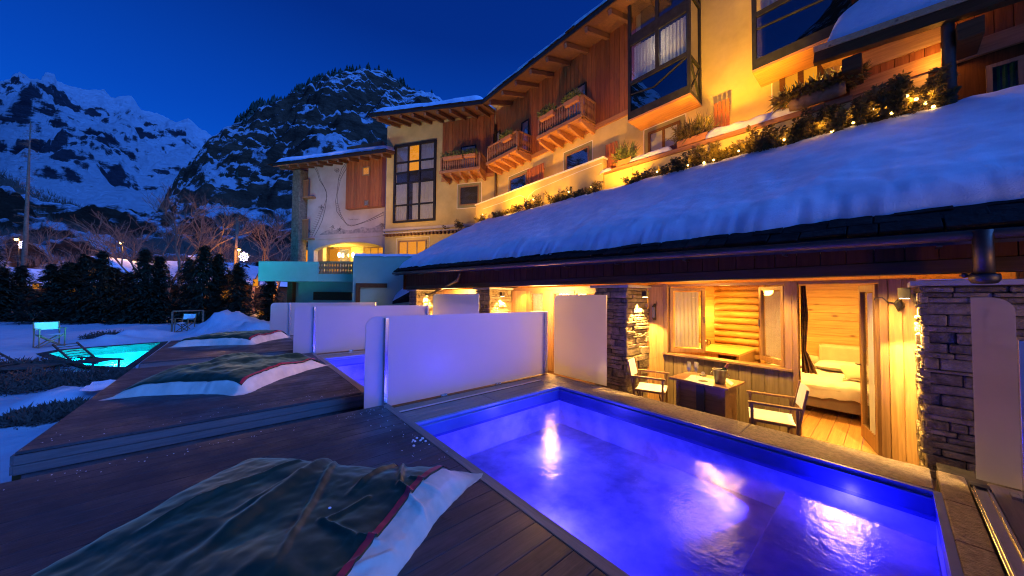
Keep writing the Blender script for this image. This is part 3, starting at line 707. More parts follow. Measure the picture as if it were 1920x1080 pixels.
mesh_obj('board_base', MB().box(1.5, 5.0, -2.2, -.252, -1.3, -.052), M['mortar'], t)
t = thing('floor_channel', 'steel floor channel with a dark end cap, on the boards at the lower right', 'channel', (3.2, -.43, 0))
mesh_obj('channel', MB().box(1.5, 4.36, -.472, -.380, -.03, .022).box(1.5, 4.36, -.462, -.452, .022, .034).box(1.5, 4.36, -.400, -.390, .022, .034), M['steel'], t, bevel=.002)
mesh_obj('end_cap', MB().box(4.361, 4.45, -.474, -.378, -.03, .036), M['iron'], t, bevel=.006)

# ================================================================== glass privacy screens
def rounded_panel(P, w, h, r, corners, th, nrm):
    """outline in the panel's plane: P(a, z); corners: which top corners are rounded"""
    pts = [(0, 0), (w, 0)]
    def arc(cx_, cz, a0, a1): return [(cx_ + r * math.cos(rad(a0 + (a1 - a0) * i / 8)), cz + r * math.sin(rad(a0 + (a1 - a0) * i / 8))) for i in range(9)]
    pts += arc(w - r, h - r, 0, 90) if 'R' in corners else [(w, h)]
    pts += arc(r, h - r, 90, 180) if 'L' in corners else [(0, h)]
    return MB().prism([P(a, z) for a, z in pts], Vector(nrm) * th)
def screen(y, x0, x1, label, h=1.19, posts=(1.50, 4.47), z0=.02):
    t = thing('glass_screen', label, 'glass screen', ((x0 + x1) / 2, y, 0), 'frosted glass screens standing between the pools')
    mesh_obj('glass_panel', rounded_panel(lambda a, z: (x0 + a, y, z0 + z), x1 - x0, h - z0, .13, 'L', .012, (0, 1, 0)), M['frost'], t)
    for x in posts:
        mesh_obj('post', MB().box(x - .022, x + .022, y - .045, y - .001, -.04, h - .02).box(x - .022, x + .022, y + .013, y + .03, -.04, h - .02), M['steel'], t, bevel=.003)
    for i, x in enumerate((2.35, 3.35)):
        mesh_obj('clamp', MB().box(x - .05, x + .05, y - .03, y - .001, -.001, .035).ball((x - .03, y - .035, .02), .012, 8).ball((x + .03, y - .035, .02), .012, 8), M['steel'], t)
    mesh_obj('base_rail', MB().box(x0 + .35, x1, y - .035, y + .045, -.045, .001), M['beam'], t)
    return t
screen(4.27, 1.25, 4.56, 'nearest frosted glass screen, glowing violet, behind the nearest pool')
screen(9.25, 1.08, 4.56, 'second frosted glass screen, blue below and cream above')
screen(14.05, .95, 4.56, 'farthest frosted glass screen, whitish green, beyond the platforms')
t = thing('glass_screen', 'clear steel-edged glass screen cut off by the right edge', 'glass screen', (3.6, -.62, 0))
mesh_obj('glass_panel', rounded_panel(lambda a, z: (4.33 - 2.8 + a, -.64, .02 + z), 2.8, 1.17, .1, '', .012, (0, 1, 0)), M['frost'], t)
mesh_obj('post', MB().box(4.325, 4.375, -.66, -.60, -.04, 1.17), M['steel'], t, bevel=.003)
mesh_obj('floor_bolt', MB().box(4.38, 4.47, -.60, -.56, -.001, .02), M['steel'], t)
def side_panel(y0, y1, x, h, corners, label, m='frost'):
    single('frosted_side_panel', rounded_panel(lambda a, z: (x, y1 - a, .015 + z), y1 - y0, h, .11, corners, .012, (1, 0, 0)), M[m], label, 'glass panel', 'frosted panels parallel to the suites')
side_panel(3.04, 4.19, 4.655, 1.49, 'L', 'upright frosted panel in front of the stone pillar left of the patio')
side_panel(6.72, 9.20, 4.655, 1.52, 'L', 'wide amber frosted panel in front of the second suite')
side_panel(-.63, -.43, 4.60, 1.47, 'R', 'narrow frosted panel before the right hand stone pillar', 'frost_thin')
# ================================================================== low building with the suites
FX = 6.0; TZ = -.45; YE = 13.2; YS = -4.2
lb = thing('suite_building', 'low timber and stone suite building under a deep snowy roof', 'building', (6, 5, TZ))
FS = Face((FX, 0), (0, 1), (-1, 0))
setting('patio_floor', MB().box(4.63, FX + .1, YS, YE, TZ - .2, TZ), M['coping'])
# --- roof: gutter edge at x=4.92, rising to the planted edge at x=8.8
def roofz(x, y):
    y = max(-5, min(14, y)); e = 2.10 + .026 * y; r = 4.42 + .03 * y
    return e + (r - e) * (x - 4.92) / (8.8 - 4.92)
m = MB(); P = [(4.98, YS), (8.9, YS), (8.9, YE), (4.98, YE)]
m.hexa([(x, y, roofz(x, y) - .16) for x, y in P] + [(x, y, roofz(x, y) - .03) for x, y in P]); mesh_obj('roof', m, M['mortar'], lb)
sl = []
for row in range(4):
    y = YS
    while y < YE:
        w = R.uniform(.22, .46); x0 = 4.90 + row * .17 + R.uniform(-.025, .03); dx = .46
        z0 = roofz(x0, y + w / 2) + .012 + row * .004; z1 = roofz(x0 + dx, y + w / 2) + .0 
        ax = Vector((dx, 0, z1 - z0 + R.uniform(-.01, .02))).normalized(); ay = Vector((0, 1, .028 + R.uniform(-.03, .03))).normalized(); az = ax.cross(ay)
        piece('roof_slab', lb, M['slate'], (x0 + dx / 2, y + w / 2, (z0 + z1) / 2 + .012), (dx, w - .012, R.uniform(.028, .05)), (ax, ay, az), .006)
        y += w
# ragged snow blanket on the roof
def snow_sheet(yv, u):
    pass
sn = MB(); NU, NV = 420, 60
def sfn(i, j):
    y = YS + (YE + .05 - YS) * i
    near = max(0, min(1, (3.5 - y) / 6)); 
    u0 = 5.12 + .30 * near + .07 * noise.fractal(Vector((y * 1.3, 2, 3)), .8, 2.1, 4) + .03 * noise.noise(Vector((y * 9, 1, 1)))
    if y > 12.2: u0 += 0
    x = u0 + (8.95 - u0) * (j ** 1.35)
    d = x - u0; e2 = min(d, (YE + .05 - y) * 1.2, .5)
    th = .25 * (1 - math.exp(-max(e2, 0) / .14)) * (1 + .16 * noise.fractal(Vector((x * .8, y * .8, 0)), .8, 2.1, 5))
    th += .07 * noise.noise(Vector((x * .5, y * .35, 7))) + .020 * noise.fractal(Vector((x * 1.6, y * 1.3, 11)), .8, 2, 3) + .012 * noise.fractal(Vector((x * 5, y * 5, 2)), .9, 2, 4)
    if d <= 0 or i >= .9999: th = 0
    return (x, y, roofz(x, y) + .03 + max(th, 0))
sn.grid(sfn, NU, NV); tag(mesh_obj('roof_snow', sn, M['snow'], smooth=True), 'thick smooth blue snow blanket on the low suite roof', kind='stuff')
# --- gutter, fascia, lintel beam
def gutter_pts(x, y0, y1, n=14): return [(x, y0 + (y1 - y0) * i / n, roofz(4.92, y0 + (y1 - y0) * i / n) - .060) for i in range(n + 1)]
mesh_obj('gutter', MB().tube(gutter_pts(4.88, YS, YE), .046, 12), M['gutter'], lb, smooth=True)
for i in range(16):
    y = YS + .6 + i * 1.1; z = roofz(4.92, y) - .14
    mesh_obj('gutter_bracket', MB().box(4.83, 5.02, y - .015, y + .015, z - .012, z + .002), M['gutter'], lb)
y = YS
while y < 12.3:
    w = .205; zt = roofz(5.05, y) - .10
    fpiece('fascia_board', lb, M['fascia'], FS, y, y + w - .006, 1.845, zt, FX - 5.10, FX - 5.075, .003); y += w
mesh_obj('fascia_back', MB().box(5.10, 5.16, YS, 12.3, 1.80, 1.98), M['mortar'], lb)
mesh_obj('lintel_beam', MB().box(5.06, 5.26, YS, 12.35, 1.715, 1.842), M['beam'], lb, bevel=.006)
y = YS
while y < 12.3:
    piece('soffit_board', lb, M['larch_x'], (5.68, y + .09, 1.80), (.84, .176, .02)); y += .18
mesh_obj('gable_end', MB().prism([(5.0, 12.36, 1.72), (8.9, 12.36, 1.72), (8.9, 12.36, roofz(8.9, 12.4) - .16), (5.0, 12.36, roofz(5, 12.4) - .16)], (0, .06, 0)), M['fascia'], lb)
# far downpipe that slopes away from the gutter end
a = onX(862, 512, 4.88); b = onX(857, 526, 4.95); c = onX(815, 548, 5.3); d = onX(803, 553, 5.6)
single('downpipe', MB().tube([a, a.lerp(b, .5) + Vector((0, -.05, 0)), b, c, d], .042, 10), M['gutter'], 'slanting drain pipe below the far end of the gutter', 'drain pipe', smooth=True)
dp = thing('rain_pipe', 'fat rain pipe with a round collar hanging from the gutter at upper right', 'drain pipe', onX(1845, 520, 4.86))
p0 = onX(1842, 432, 4.86); p1 = onX(1846, 520, 4.86)
mesh_obj('pipe', MB().tube([p0, p1], .055, 16), M['gutter'], dp, smooth=True)
mesh_obj('collar', MB().lathe([(.05, .03), (.075, .03), (.082, .01), (.082, -.02), (.066, -.05), (.045, -.055)], p1, 18), M['wrought'], dp, smooth=True)
mesh_obj('wall_clip', MB().bar(p1 + Vector((0, .06, .03)), p1 + Vector((.2, .1, .03)), .02).ball(p1 + Vector((0, .10, .02)), .022, 8), M['wrought'], dp)

# --- stone pillars, every stone a piece
def pillar(x0, x1, y0, y1, ztop, faces, label_cap, fine=1.0):
    p = mesh_obj('pillar', MB().box(x0 + .03, x1, y0 + .03, y1 - .03, TZ, ztop), M['mortar'], lb)
    for F, u0, u1 in faces:
        z = TZ + (0 if fine < 2 else .3)
        while z < ztop - .02:
            h = min(R.choice([.04, .055, .07, .085, .11, .14]) * fine, ztop - z); u = u0 - R.uniform(0, .1)
            while u < u1 - .01:
                w = R.uniform(.10, .50) * fine
                if u + w > u1 - .09: w = u1 - u
                q_ = fpiece('stone', p, M['stone'], F, max(u, u0 - .01), u + w - .006, z + R.uniform(0, .006), z + h - .005, -.045, R.uniform(-.008, .034), .010); q_.rotation_euler.rotate_axis('Y', R.uniform(-.022, .022))
                u += w
            z += h
    mesh_obj('cap_slab', MB().box(x0 - .06, x1, y0 - .07, y1 + .07, ztop + .001, ztop + .052), M['cap'], p, bevel=.008)
    return p
def fx(x): return Face((x, 0), (0, 1), (-1, 0))
def fyn(y): return Face((0, y), (1, 0), (0, -1))
def fyp(y): return Face((0, y), (1, 0), (0, 1))
pillar(5.2, 6.0, 3.0, 3.66, 1.64, [(fx(5.2), 3.0, 3.66), (fyn(3.0), 5.2, 5.98)], 'cap')
pillar(5.2, 6.0, -2.1, -.20, 1.60, [(fx(5.2), -1.75, -.20), (fyp(-.20), 5.2, 5.98)], 'cap', .8)
pillar(5.2, 6.0, 7.0, 7.66, 1.66, [(fx(5.2), 7.0, 7.66), (fyn(7.0), 5.2, 5.98)], 'cap')
pillar(5.2, 6.0, 11.6, 12.3, 1.66, [(fx(5.2), 11.6, 12.3), (fyn(11.6), 5.2, 5.98)], 'cap')

# --- downlights on the pillars and their light
def downlight(c, tgt, e, label):
    t = thing('downlight', label, 'lamp', c, 'small box lamps at the pillar tops')
    mesh_obj('housing', MB().box(c[0] - .045, c[0] + .045, c[1] - .045, c[1] + .045, c[2] - .02, c[2] + .09), M['wrought'], t, bevel=.004)
    mesh_obj('lens', MB().box(c[0] - .034, c[0] + .034, c[1] - .034, c[1] + .034, c[2] - .026, c[2] - .021), M['lamp_white'], t)
    light('downlight_beam', 'SPOT', (c[0], c[1], c[2] - .04), e, (1, .56, .14), .02, tgt, 84, .25)
downlight((5.56, 2.84, 1.50), (5.56, 3.02, -.1), 420, 'small box lamp washing the stone pillar left of the patio table')
downlight((5.56, -.10, 1.50), (5.56, -.20, -.1), 420, 'small box lamp at the top corner of the right hand stone pillar')
downlight((5.56, 6.90, 1.50), (5.56, 6.99, 0), 420, 'small box lamp washing the second stone pillar')
downlight((5.56, 11.5, 1.50), (5.56, 11.59, 0), 520, 'small box lamp at the farthest pillar')

# --- suite front wall of suite one
def vplanks(F, u0, u1, z0, z1, w, mat, o0=0.0, o1=.022, parent=lb, name='wall_plank'):
    n = max(1, round((u1 - u0) / w)); w = (u1 - u0) / n
    for i in range(n): fpiece(name, parent, mat, F, u0 + i * w, u0 + (i + 1) * w - .004, z0, z1, o0, o1 + R.uniform(0, .003), .003)
def hplanks(F, u0, u1, z0, z1, h, mat, o0=0.0, o1=.022, parent=lb, name='wall_plank', jit=.003):
    n = max(1, round((z1 - z0) / h)); h = (z1 - z0) / n
    for i in range(n): fpiece(name, parent, mat, F, u0, u1, z0 + i * h, z0 + (i + 1) * h - .004, o0, o1 + R.uniform(0, jit), .003)
WT = 1.715; SILL = .475
# backing structure of the front wall
m = MB()
for y0, y1, z0, z1 in ((2.69, 3.0, TZ, WT), (.84, 2.69, TZ, SILL - .03), (-.2, .06, TZ, WT)):
    m.box(FX + .001, FX + .12, y0, y1, z0, z1)
mesh_obj('front_wall', m, M['larch_v'], lb)
vplanks(FS, 2.70, 3.0, TZ, WT, .16, M['larch_v'])
vplanks(FS, -.2, .02, TZ, WT, .12, M['larch_v'], 0, .022)
vplanks(FS, .90, 2.70, TZ, SILL - .04, .165, M['panel'])
def jamb(y0, y1, z0, z1, o0=-.10, o1=.045): mesh_obj('frame_post', MB().fbox(FS, y0, y1, z0, z1, o0, o1), M['frame'], lb, bevel=.005)
jamb(.84, .90, TZ, WT, -.1, .05); jamb(.901, .985, SILL, WT); jamb(2.625, 2.70, SILL, WT); jamb(.02, .09, TZ, WT, -.1, .05)
mesh_obj('window_sill', MB().fbox(FS, .90, 2.72, SILL - .035, SILL, -.14, .075), M['frame_h'], lb, bevel=.005)
mesh_obj('head_rail', MB().fbox(FS, .06, 2.99, WT - .045, WT - .001, -.10, .03), M['frame_h'], lb, bevel=.004)
def casement(hy, ang, w, z0, z1, name='casement_window', parent=lb, sgn=1):
    """timber sash hinged at y=hy on the front wall, swung ang degrees into the room; sgn +1: opens towards +y from the hinge"""
    d = Vector((math.sin(rad(ang)), sgn * math.cos(rad(ang)), 0)); nrm = Vector((d.y, -d.x, 0)) * -sgn
    F = Face((FX + .03, hy), d.to_2d(), nrm.to_2d())
    s = mesh_obj(name, MB().fbox(F, 0, .06, z0, z1, -.025, .025).fbox(F, w - .06, w, z0, z1, -.025, .025).fbox(F, .0605, w - .0605, z0, z0 + .07, -.025, .025).fbox(F, .0605, w - .0605, z1 - .06, z1, -.025, .025), M['frame'], parent, bevel=.004)
    mesh_obj('pane', MB().fbox(F, .061, w - .061, z0 + .071, z1 - .061, -.005, .001), M['glass'], s)
    # net curtain fixed to the sash, a little ruffled
    cu = MB().grid(lambda i, j: F.pt(.10 + (w - .2) * i, z0 + .09 + (z1 - z0 - .17) * j, -.022 + .010 * math.sin(i * 38 + 1.2 * j) * (1 - .3 * j)), 60, 4)
    mesh_obj('net_curtain', cu, M['net'], s, smooth=True)
    mesh_obj('handle', MB().fbox(F, w - .04, w - .02, (z0 + z1) / 2 - .05, (z0 + z1) / 2 + .06, .026, .05), M['steel'], s)
    return s
casement(2.62, 46, .62, SILL + .01, WT - .06, sgn=-1)
casement(.99, 50, .60, SILL + .01, WT - .06, sgn=1)
# glazed door leaf swung into the room
d = Vector((math.sin(rad(76)), math.cos(rad(76)), 0)); F = Face((FX + .03, .10), d.to_2d(), (-d.y, d.x))
s = mesh_obj('glazed_door', MB().fbox(F, 0, .08, TZ + .01, WT - .06, -.025, .025).fbox(F, .62, .70, TZ + .01, WT - .06, -.025, .025).fbox(F, .0805, .6195, TZ + .01, TZ + .20, -.025, .025).fbox(F, .0805, .6195, WT - .15, WT - .06, -.025, .025), M['frame'], lb, bevel=.004)
mesh_obj('pane', MB().fbox(F, .081, .619, TZ + .201, WT - .151, -.004, .002), M['glass'], s)
mesh_obj('net_curtain', MB().grid(lambda i, j: F.pt(.11 + .16 * i, TZ + .22 + (WT - .17 - TZ - .22) * j, .02 + .012 * math.sin(i * 14)), 50, 4), M['net'], s, smooth=True)
mesh_obj('door_handle', MB().fbox(F, .64, .68, .55, .57, .026, .06).fbox(F, .58, .68, .555, .57, .061, .075), M['steel'], s)

# --- room of suite one
RX = 9.7; RY0, RY1 = -.85, 3.9; RT = 1.84
rm = mesh_obj('room_shell', MB().box(RX + .02, RX + .1, RY0, RY1, TZ, RT).box(FX + .12, RX + .1, RY1 + .02, RY1 + .1, TZ, RT).box(FX + .12, RX + .1, RY0 - .1, RY0 - .02, TZ, RT).box(FX + .12, RX + .1, RY0 - .1, RY1 + .1, RT + .03, RT + .12), M['larch_h'], lb)
hplanks(fx(RX + .02), RY0, 2.05, TZ, RT, .165, M['larch_h'], 0, .02, rm, jit=.006)
hplanks(fx(RX + .02), 2.9, RY1, TZ, RT, .30, M['larch_h'], 0, .02, rm)
hplanks(fyn(RY1 + .02), FX + .12, RX, TZ, RT, .30, M['larch_x'], 0, .02, rm)
hplanks(fyp(RY0 - .02), FX + .12, RX, TZ, RT, .20, M['larch_x'], 0, .02, rm)
y = RY0
while y < RY1:
    piece('floor_board', rm, M['floor'], ((FX + RX) / 2 + .06, y + .08, TZ - .008), (RX - FX, .156, .03)); piece('ceiling_board', rm, M['larch_x'], ((FX + RX) / 2 + .06, y + .08, RT + .015), (RX - FX - .14, .156, .02)); y += .16
# rustic log wall and its partition post
for i in range(14):
    z = TZ + .05 + i * .165
    mesh_obj('log', MB().tube([(RX - .35, 1.98 + R.uniform(-.01, .01), z), (RX - .35, 2.45, z + R.uniform(-.008, .008)), (RX - .35, 2.92, z)], [.084, .078, .084], 12), M['log'], rm, smooth=True)
mesh_obj('partition_post', MB().box(RX - .46, RX - .26, 1.88, 1.975, TZ, RT), M['larch_v'], rm, bevel=.01)
dk = thing('desk', 'light wooden desk inside the room behind the open windows', 'desk', (8.8, 2.6, TZ))
mesh_obj('desktop', MB().box(7.95, 9.25, 2.05, 3.85, .26, .31), M['larch_h'], dk, bevel=.006)
mesh_obj('side_panel', MB().box(8.0, 9.2, 2.07, 2.11, TZ, .259), M['frame'], dk)
mesh_obj('front_panel', MB().box(7.99, 8.03, 2.45, 3.8, TZ, .259), M['larch_v'], dk)
kt = thing('kettle', 'small shiny kettle on the desk', 'kettle', (8.7, 2.95, .311))
mesh_obj('body', MB().lathe([(0, 0), (.075, 0), (.078, .02), (.07, .12), (.055, .17), (.0, .18)], (8.7, 2.95, .311), 18), M['steel'], kt, smooth=True)
mesh_obj('handle', MB().tube([(8.7, 2.89, .47), (8.7, 2.83, .46), (8.7, 2.82, .38), (8.7, 2.88, .34)], .009, 8), M['iron'], kt, smooth=True)
mesh_obj('spout', MB().tube([(8.7, 3.01, .42), (8.7, 3.06, .46)], [.02, .012], 8), M['steel'], kt, smooth=True)
ch = thing('desk_stool', 'plain wooden stool by the desk end', 'stool', (8.1, 1.75, TZ))
mesh_obj('seat', MB().box(7.9, 8.3, 1.55, 1.95, -.03, .01), M['larch_h'], ch, bevel=.01)
for a, b in ((7.93, 1.58), (8.27, 1.58), (7.93, 1.92), (8.27, 1.92)): mesh_obj('leg', MB().bar((a, b, TZ), (a, b, -.031), .045), M['frame'], ch)
# bed
bx0, by0, by1 = 7.35, -.15, 1.80
bed = thing('bed', 'white double bed seen through the open door', 'bed', (8.4, .8, TZ))
mesh_obj('bed_base', MB().box(bx0 + .03, 9.45, by0, by1, TZ + .12, TZ + .33), M['grey_base'], bed, bevel=.02)
for a, b in ((7.5, 0), (7.5, 1.65), (9.3, 0), (9.3, 1.65)): mesh_obj('leg', MB().box(a - .04, a + .04, b - .04, b + .04, TZ, TZ + .119), M['iron'], bed)
mesh_obj('mattress', MB().box(bx0, 9.45, by0 - .02, by1 + .02, TZ + .331, TZ + .50), M['linen'], bed, bevel=.05)
def dv(i, j):
    x = bx0 - .03 + (9.3 - bx0) * i; y = by0 - .05 + (by1 - by0 + .1) * j; e = min(i * 1.9, j * 1.9, (1 - j) * 1.9)
    z = TZ + .52 + .05 * noise.fractal(Vector((x * 3, y * 3, 2)), .8, 2, 4) - (.20 if e < .001 else .11 * math.exp(-e / .05)) + .012 * math.sin(y * 23 + 3 * noise.noise(Vector((x * 3, y, 0)))) * math.exp(-e / .2)
    return (x, y, z)
mesh_obj('duvet', MB().grid(dv, 50, 60), M['linen'], bed, smooth=True)
mesh_obj('headboard', MB().box(9.50, 9.64, by0 - .05, 1.02, TZ + .2, .52), M['beige'], bed, bevel=.06)
def cushion(name, c, sx_, sy_, sz_, mat, label, rz=0, tilt=0):
    mb = MB(); n = 18
    for i in range(n + 1):
        for j in range(n + 1):
            u = i / n * 2 - 1; v = j / n * 2 - 1
            mb.v.append((u * sx_ * (1 - .06 * v * v), v * sy_ * (1 - .06 * u * u), sz_ * ((1 - u ** 4) * (1 - v ** 4)) ** .45))
    k = len(mb.v); mb.v += [(x, y, -z * .7) for x, y, z in mb.v[:k]]
    for i in range(n):
        for j in range(n):
            a = i * (n + 1) + j; mb.f += [(a, a + n + 1, a + n + 2, a + 1), (k + a, k + a + 1, k + a + n + 2, k + a + n + 1)]
    Mx = Matrix.Translation(c) @ Matrix.Rotation(rz, 4, 'Z') @ Matrix.Rotation(tilt, 4, 'Y'); mb.v = [tuple(Mx @ Vector(p)) for p in mb.v]
    return single(name, mb, mat, label, 'cushion' if name == 'cushion' else 'pillow', smooth=True)
single('bolster', MB().tube([(9.25, .98, .19), (9.25, 1.0, .19), (9.25, 1.72, .19), (9.25, 1.74, .19)], [.06, .10, .10, .06], 16), M['beige'], 'long beige roll bolster at the head of the bed', 'bolster', smooth=True)
cushion('pillow', (8.95, .55, .16), .26, .46, .10, M['linen'], 'plump white pillow lying before the beige headboard')
cushion('pillow', (8.95, 1.42, .13), .24, .40, .08, M['linen'], 'flatter white pillow lying in front of the roll bolster')
cushion('cushion', (8.15, .36, .20), .17, .22, .07, M['beige'], 'small beige cushion leaning on the white duvet', .5, -.7)
single('folded_card', MB().box(7.95, 8.2, .30, .55, .105, .118), M['paper'], 'white folded card on the duvet', 'card')
# patterned curtain drawn to the door post, tied
def cur(i, j):
    z = WT - .06 - (WT - .06 - .42) * j; wdt = .16 if j < .62 else .16 - .9 * (j - .62) * .12
    side = .015 + (.045 * (1 - abs(j - .35) * 1.6) if j < .78 else .04 + .42 * (j - .78))
    y = .835 - (side + .02) * i; return (FX + .16 + .02 * math.sin(i * 19), y, z)
single('patterned_curtain', MB().grid(cur, 30, 24), M['rug'], 'dark patterned curtain tied back beside the door post', 'curtain', smooth=True)
single('wall_socket', MB().box(RX - .03, RX - .022, 1.34, 1.56, .86, .93), M['iron'], 'dark switch plate on the plank wall behind the bed', 'switch')
light('room_lamp', 'AREA', (8.1, 2.6, 1.78), 165, (1, .47, .045), .6, (8.1, 2.6, 0)); light('room_lamp', 'AREA', (8.0, .6, 1.78), 135, (1, .53, .09), .6, (8.1, .6, 0))
light('wall_lamp', 'POINT', (9.3, 3.3, 1.0), 45, WARM, .08)
light('door_lamp', 'POINT', (6.6, 1.9, 1.6), 20, WARM, .08)
# recessed soffit lamps above the front wall
for y in (2.0, 1.1, .1): light('soffit_lamp', 'SPOT', (5.35, y, 1.70), 170, (1, .58, .12), .12, (5.9, y, 0), 110, .6)
light('neighbour_lamp', 'POINT', (3.9, -2.8, 1.4), 75, (1.0, .52, .12), .08)

# --- other suites: glazed fronts with curtains, lit from inside
def far_front(y0, y1, spec, rear_y0, rear_y1):
    mesh_obj('head_rail', MB().fbox(FS, y0, y1, WT - .09, WT - .001, -.06, .02), M['frame_h'], lb); mesh_obj('sill_rail', MB().fbox(FS, y0, y1, TZ, TZ + .1, -.06, .02), M['frame_h'], lb)
    for a, b, k in spec:
        if k == 'P': vplanks(FS, a, b, TZ + .101, WT - .091, .16, M['larch_v'], -.03, .02)
        elif k == 'F': fpiece('frame_post', lb, M['frame'], FS, a, b, TZ + .101, WT - .091, -.05, .04)
        else:
            w = mesh_obj('window', MB().fbox(FS, a, a + .05, TZ + .101, WT - .091, -.03, .03).fbox(FS, b - .05, b, TZ + .101, WT - .091, -.03, .03).fbox(FS, a + .0505, b - .0505, WT - .16, WT - .0915, -.03, .03), M['frame'], lb)
            mesh_obj('pane', MB().fbox(FS, a + .051, b - .051, TZ + .1015, WT - .161, -.004, .002), M['glass'], w)
            mesh_obj('net_curtain', MB().grid(lambda i, j: FS.pt(a + .06 + (b - a - .12) * i, TZ + .12 + (WT - .18 - TZ - .12) * j, -.06 + .018 * math.sin(i * (b - a) * 52)), max(20, int((b - a) * 70)), 3), M['net'], w, smooth=True)
    mesh_obj('room_shell', MB().box(8.6, 8.7, rear_y0, rear_y1, TZ, RT).box(FX + .12, 8.6, rear_y0 - .05, rear_y0, TZ, RT).box(FX + .12, 8.6, rear_y1, rear_y1 + .05, TZ, RT).box(FX + .12, 8.7, rear_y0, rear_y1, RT, RT + .05).box(FX + .12, 8.7, rear_y0, rear_y1, TZ - .1, TZ), M['larch_h'], lb)
far_front(3.66, 6.99, [(3.66, 3.9, 'P'), (3.9, 4.75, 'W'), (4.75, 4.85, 'F'), (4.85, 5.45, 'W'), (5.45, 5.72, 'F'), (5.72, 6.25, 'W'), (6.25, 6.38, 'F'), (6.38, 6.99, 'P')], 4.05, 6.9)
far_front(7.66, 11.59, [(7.66, 8.0, 'P'), (8.0, 9.3, 'W'), (9.3, 9.45, 'F'), (9.45, 10.6, 'W'), (10.6, 10.75, 'F'), (10.75, 11.59, 'P')], 7.7, 11.5)
for y, e in ((5.4, 420), (9.5, 600)): light('room_lamp', 'AREA', (7.4, y, 1.75), e, WARM, .8, (7.4, y, 0))
for y in (4.4, 6.4, 8.6, 10.6): light('soffit_lamp', 'SPOT', (5.66, y, 1.76), 120, WARM, .03, (5.72, y, 0), 120, .6)

for y, e in ((1.9, 45), (5.3, 620), (9.6, 620)): light('patio_fill', 'POINT', (5.45 if y < 12 else 5.0, y, 1.62), e, (1.0, .52, .12), .4)  # added warm fill without fittings, brightening the screens and suite fronts
# --- fittings on the front wall
sc = thing('wall_lantern', 'slim dark iron wall lantern on the planks left of the open window', 'lantern', (5.93, 2.87, 1.1))
yy = 2.86
mesh_obj('glass_tube', MB().lathe([(.028, 0), (.03, .02), (.03, .17), (.028, .19)], (5.915, yy, 1.10), 12), M['crystal'], sc, smooth=True)
mesh_obj('top_cap', MB().lathe([(.034, 0), (.034, .012), (.018, .03), (.006, .05), (.0, .055)], (5.915, yy, 1.291), 12), M['wrought'], sc, smooth=True)
mesh_obj('bottom_cap', MB().lathe([(.0, -.05), (.008, -.045), (.018, -.02), (.034, -.01), (.034, 0)], (5.915, yy, 1.099), 12), M['wrought'], sc, smooth=True)
mesh_obj('bracket', MB().box(5.947, 5.976, yy - .012, yy + .012, 1.05, 1.36), M['wrought'], sc)
c = FS.pt(*FS.uv(1678, 569, .05), .05)
fl = thing('hanging_ornament', 'dark dried thistle ornament hanging on the planks by the door', 'ornament', c)
m = MB()
for k in range(13):
    a = -1.2 + 2.4 * k / 12; q = c + Vector((0, -math.cos(a) * .075, -math.sin(a) * .085 - .02)); m.tube([c, c.lerp(q, .6), q], [.012, .009, .002], 5)
mesh_obj('head', m, M['wrought'], fl)
mesh_obj('stem', MB().tube([c, c + Vector((0, .06, .02)), c + Vector((0, .10, .07)), c + Vector((0, .16, .06)), c + Vector((0, .16, .035))], .007, 6), M['wrought'], fl)

# ================================================================== patio furniture
def director_chair(loc, rz, label, frame='teak', fabric='canvas', group='folding canvas director chairs'):
    t = thing('director_chair', label, 'chair', loc, group); t.rotation_euler.z = rz; o = Vector((0, 0, 0)); ORG[t.name] = o
    w, dd, hs, ha, hb = .27, .22, .44, .64, .86
    def part(n, m, mt, bev=.004, sm=False): return mesh_obj(n, m, M[mt], t, bevel=bev, smooth=sm)
    for s in (-1, 1):
        part('armrest', MB().box(-.25, .25, s * w - .028, s * w + .028, ha, ha + .025), frame)
        part('back_post', MB().bar((-.20, s * w, hs - .10), (-.30, s * w, hb + .02), .032, .022), frame)
        part('front_post', MB().bar((.21, s * w, .02), (.21, s * w, ha), .03, .03), frame)
        part('rear_post', MB().bar((-.21, s * w, .02), (-.21, s * w, ha), .03, .03), frame)
        part('foot_rail', MB().box(-.24, .24, s * w - .016, s * w + .016, 0, .03), frame)
        part('seat_rail', MB().box(-.22, .24, s * (w - .035) - .014, s * (w - .035) + .014, hs - .02, hs + .012), frame)
        for x in (-.15, .17): part('cross_leg', MB().bar((x + s * .012, -s * (w - .03), .03), (x + s * .012, s * (w - .04), hs - .03), .018, .034), frame)
    part('seat', MB().grid(lambda i, j: (-.21 + .44 * i, -(w - .035) + 2 * (w - .035) * j, hs + .014 - .035 * math.sin(math.pi * j)), 6, 12).grid(lambda i, j: (-.21 + .44 * i, (w - .035) - 2 * (w - .035) * j, hs + .004 - .035 * math.sin(math.pi * j)), 6, 12), fabric, 0, True)
    part('backrest', MB().grid(lambda i, j: (-.245 - .055 * i - .03 * math.sin(math.pi * j) * 1, -w + 2 * w * j, .60 + .26 * i), 5, 12).grid(lambda i, j: (-.257 - .055 * i - .03 * math.sin(math.pi * j), w - 2 * w * j, .60 + .26 * i), 5, 12), fabric, 0, True)
    return t
director_chair((5.22, 2.58, TZ), rad(-72), 'canvas director chair left of the patio table, beside the lit pillar')
director_chair((5.12, .98, TZ), rad(105), 'canvas director chair right of the patio table, near the door')
tb = thing('patio_table', 'small square brown patio table set with champagne', 'table', (5.3, 1.78, TZ))
tz = .28; cN = [(4.93, 1.40), (5.56, 1.36), (5.60, 2.14), (4.97, 2.18)]
mesh_obj('tabletop', MB().prism([(x, y, tz - .03) for x, y in cN], (0, 0, .03)), M['tabletop'], tb, bevel=.004)
